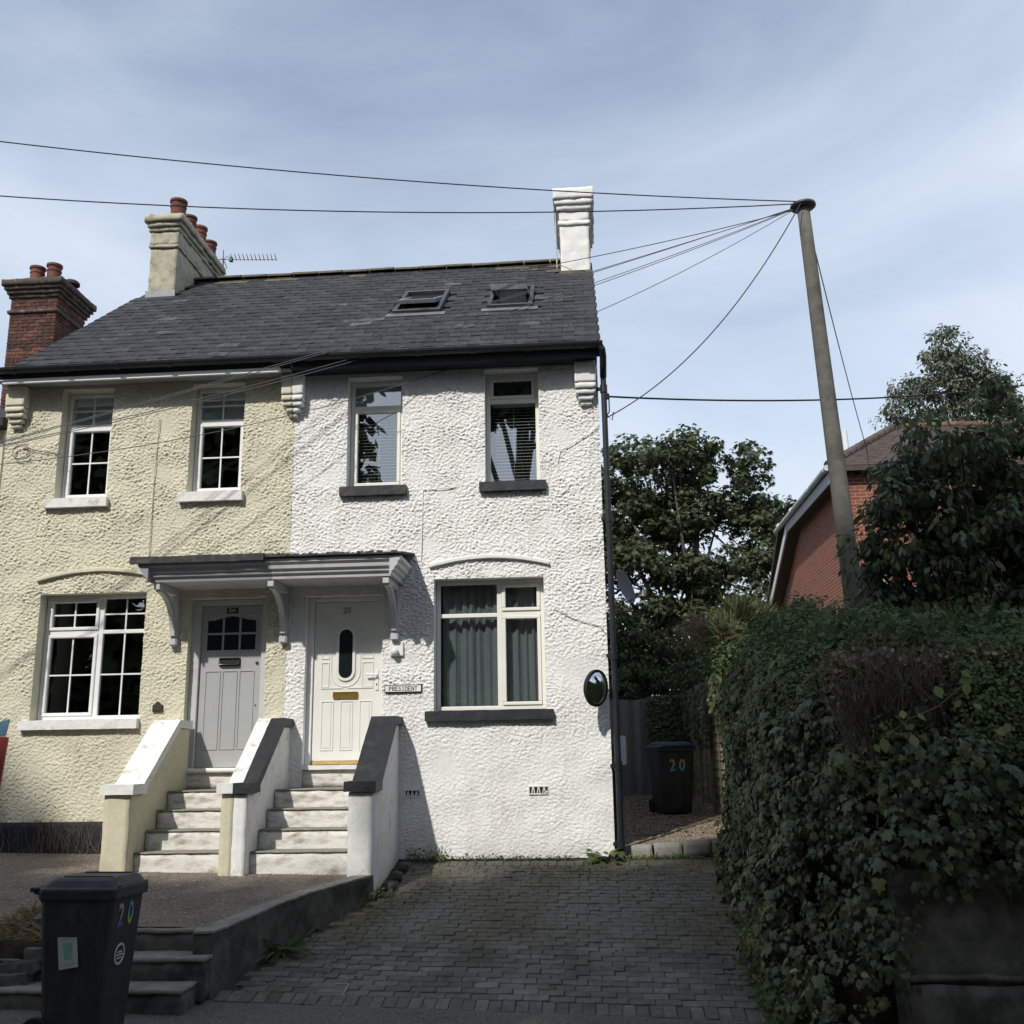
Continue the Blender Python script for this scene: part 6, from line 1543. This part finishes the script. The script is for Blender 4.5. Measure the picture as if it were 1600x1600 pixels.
# privet crown of the hedge
nc = 2600; per = 17
x = RNG.uniform(1.5, 6.2, nc); y = RNG.uniform(-4.6, 2.6, nc)
C = []
for a, b in zip(x, y):
    d_ = min(a-bank_x(b), b+4.72)
    if d_ < 0.12: continue
    zt_ = bank_top(b)+0.24*noise.noise((a*.8, b*.8, 0))+0.13*noise.noise((a*2.4, b*2.4, 0))-0.62*max(0, 1-d_/0.95)**2
    C.append((a, b, zt_))
C = np.array(C); nc = len(C); ci = np.repeat(np.arange(nc), per); n = len(ci); D = rnd_dir(n)
P = C[ci]+D*(np.array([.13, .13, .10])*RNG.uniform(.5, 1.3, nc)[ci][:, None])*RNG.uniform(.2, 1, n)[:, None]**.6
leaves('crown', P, unit(D*.6+np.array([-.1, -.2, .9])+.5*rnd_dir(n)), D+.4*rnd_dir(n)+np.array([0, 0, .4]), .034*RNG.uniform(.6, 1.3, n), T_OVAL, 'lf_privet', hedge)
# upright shoots that break the outline
mb = MB(); SP = []
for k in range(150):
    a, b = random.uniform(1.8, 5.2), random.uniform(-4.5, 1.5)
    if a-bank_x(b) < .2: continue
    z0 = bank_top(b)-.05; h = random.uniform(.10, .30); tip = Vector((a+random.gauss(0, .05), b+random.gauss(0, .05), z0+h))
    mb.tube([(a, b, z0-.1), tip], [.004, .0015], 4)
    for j in range(14): SP.append(tuple(Vector((a, b, z0)).lerp(tip, j/13)+Vector((random.gauss(0, .015), random.gauss(0, .015), 0))))
tag(obj('shoots', mb, 'twig', hedge), kind='stuff')
# leaves and dead wood filling the inside of the hedge
n = 30000; P = np.stack([RNG.uniform(1.75, 5.6, n), RNG.uniform(-4.50, -3.7, n), RNG.uniform(0.8, 1.85, n)], -1)
P = P[P[:, 0] > np.array([bank_x(b)+.1 for b in P[:, 1]])]; n = len(P)
leaves('inner_leaves', P, rnd_dir(n), rnd_dir(n), RNG.uniform(.03, .07, n), T_OVAL, 'dead_leaf', hedge)
n = 16000; P = np.stack([RNG.uniform(1.75, 5.6, n), RNG.uniform(-4.45, 2.2, n), RNG.uniform(1.5, 2.3, n)], -1); P[:, 2] += 0.10*(P[:, 1]+4.0)-.1
P = P[P[:, 0] > np.array([bank_x(b)+.15 for b in P[:, 1]])]; n = len(P)
leaves('inner_leaves', P, rnd_dir(n), rnd_dir(n), RNG.uniform(.05, .10, n), T_OVAL, 'lf_bush', hedge)
SP = np.array(SP); n = len(SP); leaves('shoot_leaves', SP, rnd_dir(n)+np.array([0, 0, .5]), rnd_dir(n)+np.array([0, 0, .6]), RNG.uniform(.025, .05, n), T_OVAL, 'lf_privet', hedge)
# green face of the hedge beyond the bare patch
nc, per = 620, 18
x = RNG.uniform(2.62, 5.3, nc); z = RNG.uniform(1.10, 1.92, nc)
C = np.stack([x, [-4.66+0.42*max(0, (b-1.35)/.6)**2-.10*noise.noise((a*1.7, b*1.7, 5)) for a, b in zip(x, z)], z], -1)
ci = np.repeat(np.arange(nc), per); n = len(ci); D = rnd_dir(n)
P = C[ci]+D*np.array([.12, .06, .10])*RNG.uniform(.2, 1, n)[:, None]
leaves('hedge_front', P, unit(D*.6+np.array([-.1, -.9, .5])), D+.4*rnd_dir(n)+np.array([0, 0, .3]), .036*RNG.uniform(.6, 1.4, n), T_OVAL, 'lf_privet', hedge)
# bare twigs in the clipped patch
mb = MB()
for k in range(150):
    x0 = random.uniform(1.60, 2.30); z0 = random.uniform(1.05, 1.45)
    p = Vector((x0+0.25, -4.46, z0)); d_ = Vector((-0.5+random.gauss(0, .4), -0.35+random.uniform(-.2, .2), 1.0)).normalized()
    pts = [p]; L_ = random.uniform(0.25, 0.62)
    for s in range(4):
        d_ = (d_+Vector((random.gauss(0, .16), random.gauss(0, .10), .05))).normalized(); p = p+d_*L_/4; pts.append(p)
    r0 = random.choice([.004, .005, .006, .010])
    mb.tube(pts, [r0*(1-.18*i) for i in range(5)], 5)
    for s in range(4):
        q = pts[random.randint(1, 4)]; dd_ = (d_+Vector((random.gauss(0, .6), random.gauss(0, .4), random.gauss(.2, .3)))).normalized()
        mb.tube([q, q+dd_*random.uniform(.06, .18)], [.003, .0015], 4)
obj('bare_twigs', mb, 'twig', hedge)
mb = MB()
for k in range(90):
    x0 = random.uniform(1.8, 4.6); z0 = random.uniform(0.3, 1.3); p = Vector((x0, -4.48, z0)); pts = [p]
    for s in range(4):
        p = p+Vector((random.gauss(0, .08), random.uniform(-.05, .02), random.uniform(.05, .14))); pts.append(p)
    mb.tube(pts, [.008, .007, .006, .004, .002], 5)
obj('stems', mb, 'twig', ivy)
# bindweed: larger pale leaves
bw = thing('bindweed', 'pale yellow-green bindweed leaves trailing over the twiggy hedge patch', 'plant', (2.5, -4.75, 1.2))
P = np.array([(2.52, -4.80, 1.66), (2.60, -4.80, 1.62), (2.54, -4.82, 1.58), (2.34, -4.80, 1.56), (2.50, -4.8, 1.46), (2.58, -4.8, 1.44), (2.20, -4.8, 1.38), (2.17, -4.82, 1.30), (2.10, -4.8, 1.40), (2.74, -4.8, 1.28), (2.80, -4.8, 1.30), (2.70, -4.8, 1.26), (1.96, -4.78, 1.22), (1.90, -4.78, 1.18), (3.02, -4.8, .98), (2.98, -4.8, .97), (2.28, -4.8, .44), (2.86, -4.8, .55), (2.90, -4.8, .66), (2.14, -4.82, 1.24)])
n = len(P); leaves('leaves', P, unit(np.array([-.1, -1, .5])+.5*rnd_dir(n)), np.tile((0, 0, -1.), (n, 1))+.9*rnd_dir(n), RNG.uniform(.07, .12, n), T_OVAL, 'lf_bind', bw)
obj('stem', MB().tube([(2.62, -4.78, 1.70), (2.52, -4.78, 1.55), (2.35, -4.78, 1.42), (2.15, -4.78, 1.34), (1.95, -4.76, 1.2)], .004, 5), 'twig', bw)
# ivy curtain on the passage fences
iv2 = thing('ivy', 'ivy curtain hanging down the lap fence beside the back bin', 'ivy', (1.8, 5, 0.4))
n = 5200
y = RNG.uniform(2.3, 8.0, n); f = RNG.random(n)
lim = np.array([0.80+0.6*noise.noise((a*1.3, 7, 0)) for a in y]); ok = f > lim
y, f = y[ok], f[ok]; n = len(y)
P = np.stack([1.80-RNG.uniform(0, .14, n), y, 0.3+1.9*f], -1)
leaves('ivy_leaves', P, unit(np.array([-1, -.4, .4])+.5*rnd_dir(n)), np.tile((0, 0, -1.), (n, 1))+.7*rnd_dir(n), .07*RNG.uniform(.6, 1.3, n), T_IVY, 'lf_ivy', iv2)
n = 1500; xx = RNG.uniform(1.05, 1.8, n); P = np.stack([xx, 7.97-RNG.uniform(0, .12, n), 2.2-RNG.random(n)**1.3*1.3], -1)
leaves('ivy_leaves', P, unit(np.array([-.2, -1, .4])+.5*rnd_dir(n)), np.tile((0, 0, -1.), (n, 1))+.7*rnd_dir(n), .075*RNG.uniform(.6, 1.3, n), T_IVY, 'lf_ivy', iv2)
# --- weeds and small growth
def weed(label, c, n, r, h, leaf, tmpl, matn, cat='weed', group=None, name='weed'):
    t = thing(name, label, cat, c, group)
    a = RNG.uniform(0, 2*np.pi, n); q = RNG.random(n)**.5
    if isinstance(r, tuple): px_, py_ = (RNG.random(n)-.5)*2*r[0], (RNG.random(n)-.5)*2*r[1]
    else: px_, py_ = np.cos(a)*q*r, np.sin(a)*q*r
    P = np.stack([c[0]+px_, c[1]+py_, c[2]+.01+RNG.random(n)**1.4*h*(1-.6*q)], -1)
    leaves('leaves', P, unit(np.stack([px_*.5, py_*.5-.2, np.ones(n)*.8], -1)+.6*rnd_dir(n)), np.stack([px_, py_, np.zeros(n)], -1)+.5*rnd_dir(n)*(.1 if not isinstance(r, tuple) else 1)+np.array([0, 0, .02]), leaf*RNG.uniform(.5, 1.3, n), tmpl, matn, t)
    mb = MB()
    for k in range(min(12, n)): mb.tube([(c[0]+px_[k]*.4, c[1]+py_[k]*.4, c[2]-.02), tuple(P[k])], [.004, .0015], 4)
    obj('stems', mb, 'twig', t)
    return t
weed('bushy weed at the foot of the white wall right of the parapet', (-1.92, -0.13, 0.0), 420, (.22, .09), .20, .035, T_LONG, 'lf_weed')
weed('low weed growing along the middle of the white wall foot', (-1.25, -0.08, -0.01), 260, (.40, .06), .07, .030, T_OVAL, 'lf_weed')
weed('thin line of weed at the wall foot left of the large leaves', (-0.55, -0.07, -0.01), 160, (.35, .05), .05, .028, T_OVAL, 'lf_weed')
weed('large round-leaved plant at the corner of the white wall by the drainpipe', (0.08, -0.17, -0.03), 46, (.17, .08), .14, .095, T_PALM, 'lf_weed', 'plant', name='leafy_plant')
weed('ragged weeds in front of the passage kerb stones', (0.75, 0.02, -0.03), 420, (.42, .07), .08, .032, T_OVAL, 'lf_weed')
weed('ferny weeds at the foot of the terrace wall by the loose blocks', (-2.16, -1.32, drive_z(-2.2, -1.3)), 220, (.10, .22), .09, .030, T_OVAL, 'lf_weed')
g_ = weed('tuft of long grass against the terrace wall', (-2.72, -2.92, drive_z(-2.7, -2.9)), 70, .10, .06, .30, T_BLADE, 'lf_grass', 'grass', name='grass_tuft')
weed('big-lobed leaves sprouting at the foot of the concrete garden wall', (2.25, -4.95, pave_z(2.2, -4.9)), 26, (.22, .12), .10, .15, T_PALM, 'lf_weed', 'plant', name='leafy_plant')
weed('low leafy growth where the ivy bank meets the drive near the pavement', (1.36, -3.6, drive_z(1.3, -3.6)), 1500, (.20, .62), .34, .045, T_PALM, 'lf_weed')
weed('low leafy growth halfway along the foot of the ivy bank', (1.33, -2.2, drive_z(1.3, -2.2)), 1100, (.16, .85), .24, .040, T_OVAL, 'lf_weed')
weed('low ivy spreading at the far end of the drive', (1.45, -0.4, drive_z(1.4, -.4)), 900, (.20, .75), .22, .045, T_IVY, 'lf_ivy', 'ivy')
# dry grass on the bank left of the bin
dg = thing('dry_grass', 'matted straw-coloured grass on the bank left of the bin', 'grass', (-4.35, -3.75, -0.2)); dg['kind'] = 'stuff'
n = 1800; P = np.stack([RNG.uniform(-4.75, -4.0, n), RNG.uniform(-3.95, -3.45, n), np.zeros(n)], -1); P[:, 2] = -0.20+0.30*(P[:, 1]+3.95)/0.5*0.6
leaves('blades', P, rnd_dir(n)+np.array([0, 0, .5]), rnd_dir(n)+np.array([0, -.4, -.1]), RNG.uniform(.05, .16, n), T_BLADE, 'dry_grass', dg)
obj('earth', rough_box(-4.8, -3.95, -4.0, -3.4, -0.62, -0.20, 0.05, 0.04, 4, 2.0), 'soil', dg, smooth=True)
dc = thing('dead_creeper', 'withered brown stems climbing the black plinth of the cream house', 'creeper', (-6.6, -0.05, 0.1))
mb = MB()
for k in range(46):
    x0 = random.choice([-6.95, -6.55, -6.25, -5.9])+random.gauss(0, .10); p = Vector((x0, -0.035, 0.10)); pts = [p]
    for s in range(5): p = p+Vector((random.gauss(0, .03), random.uniform(-.01, .01), random.uniform(.03, .11))); p.y = min(p.y, -0.03); pts.append(p)
    mb.tube(pts, [.004, .004, .003, .003, .002, .001], 4)
obj('stems', mb, 'twig', dc)
# moss tufts in the joints and fallen leaves
P = []
for cx, cy, sx, sy, k in ((-2.1, -1.9, .35, .5, 260), (-1.5, -1.3, .8, .4, 240), (-.45, -.7, .5, .3, 420), (-1.9, -2.6, .4, .3, 120), (-.8, -3.0, .5, .3, 110), (1.2, -2.6, .15, .6, 260), (.9, -1.2, .4, .5, 200), (-2.5, -3.2, .2, .5, 200), (-1.2, -0.35, 1.0, .1, 300)):
    for _ in range(k*2):
        y = random.gauss(cy, sy); x = random.gauss(cx, sx)
        y = -3.695+round((y+3.695)/0.1)*0.1 if random.random() < .7 else y
        if wall_x(y) < x < 1.6 and -3.9 < y < 0: P.append((x, y+random.gauss(0, .006), drive_z(x, y)-0.004))
P = np.array(P); n = len(P)
tag(leaves('moss', P, unit(np.array([0, -.2, 1])+.6*rnd_dir(n)), rnd_dir(n), RNG.uniform(.012, .035, n), T_QUAD, 'moss', drive), kind='stuff')
n = 90; x = RNG.uniform(-2.6, 1.4, n); y = RNG.uniform(-3.9, -.2, n)
x[:40] = RNG.uniform(1.0, 1.45, 40)
P = np.array([(a, b, drive_z(a, b)+.006) for a, b in zip(x, y) if a > wall_x(b)+.05]); n = len(P)
tag(leaves('leaf_litter', P, unit(np.array([0, 0, 1])+.35*rnd_dir(n)), rnd_dir(n), RNG.uniform(.02, .06, n), T_OVAL, 'dead_leaf', drive), kind='stuff')
o = obj('white_pebble', MB().lathe([(.004, 0), (.022, .008), (.028, .02), (.02, .034), (.004, .04)], 12), 'plastic_white', smooth=True); o.location = (1.28, -3.95, pave_z(1.28, -3.95)); o.rotation_euler = (.2, .3, 0); tag(o, 'small white stone on the pavement below the ivy', 'stone')

# --- unseen street trees, crowns shaped to shade the forecourt; mirrored in the windows
def opp(label, base, ells, nc, top):
    tree('street_tree', label, 'tree', base, ells, nc, 60, 0.75, 0.34, T_QUAD, 'lf_opposite', 0.3, top, 'trees across the street', limbs=24, shell=0.0)
opp('tall tree across the street behind the viewer, furthest left of the front three', (-15.5, -16.5, -1.0), [(-14.7, -16, 15.2, 2.1, 1.6, 2.9), (-16.5, -16, 14.6, 2.6, 1.6, 2.9), (-15.4, -16, 11, 2.8, 1.8, 2.4)], 240, (-15.5, -16.5, 15))
opp('low broad tree across the street behind the viewer, left of centre', (-9.5, -16.5, -1.0), [(-11.2, -16, 11.7, 1.9, 1.4, 2.6), (-9.4, -16, 11.8, 1.7, 1.4, 2.5), (-6.35, -16, 14.0, 1.35, 1.2, 1.9), (-7.5, -16, 14.7, .6, .9, 1.0), (-5.3, -16, 15.0, .9, .9, 1.1), (-6.5, -16, 15.2, .9, .9, .8), (-8.4, -16, 11.5, 1.5, 1.4, 2.2), (-9.0, -16, 9.5, 3, 1.4, 1.5)], 300, (-9.5, -16.5, 12))
opp('tallest tree across the street behind the viewer, right of centre', (-1.8, -16.5, -1.0), [(-4.9, -16, 15.0, 1.2, 1.2, 1.6), (-3.4, -16, 17.6, 2.0, 1.5, 3.0), (-2.6, -16, 13, 2.9, 1.6, 3.0), (0.6, -16, 16.5, 2.4, 1.6, 3.4), (0.4, -16, 11.5, 2.6, 1.6, 2.6), (-3.0, -16, 20, 1.6, 1.3, 1.6), (-4.4, -16, 14.5, 1.6, 1.4, 2.2)], 380, (-1.8, -16.5, 17))
ells = []
for k, x in enumerate((-38, -32, -26, -20.5, -15, -9.5, -4, 1.5, 7, 12.5, 18, 24, 30, 37)):
    h = 13.2+1.6*math.sin(k*2.3) if x not in (-9.5, -4) else 9.0; ells += [(x, -21.5, h*.62, 3.4, 1.8, h*.40), (x+.5, -21.2, h*.25, 3.6, 1.5, h*.32)]
bt = tree('shade_belt', 'dense belt of tall trees added across the street behind the viewer to block sky light', 'shade_belt', (0, -21.5, -1.0), ells, 1100, 36, 1.1, 0.85, T_QUAD, 'lf_opposite', 0.3, (0, -21.5, 9), limbs=4, shell=0.0)  # unseen belt added to cut the sky light reaching the house fronts
bt['kind'] = 'stuff'
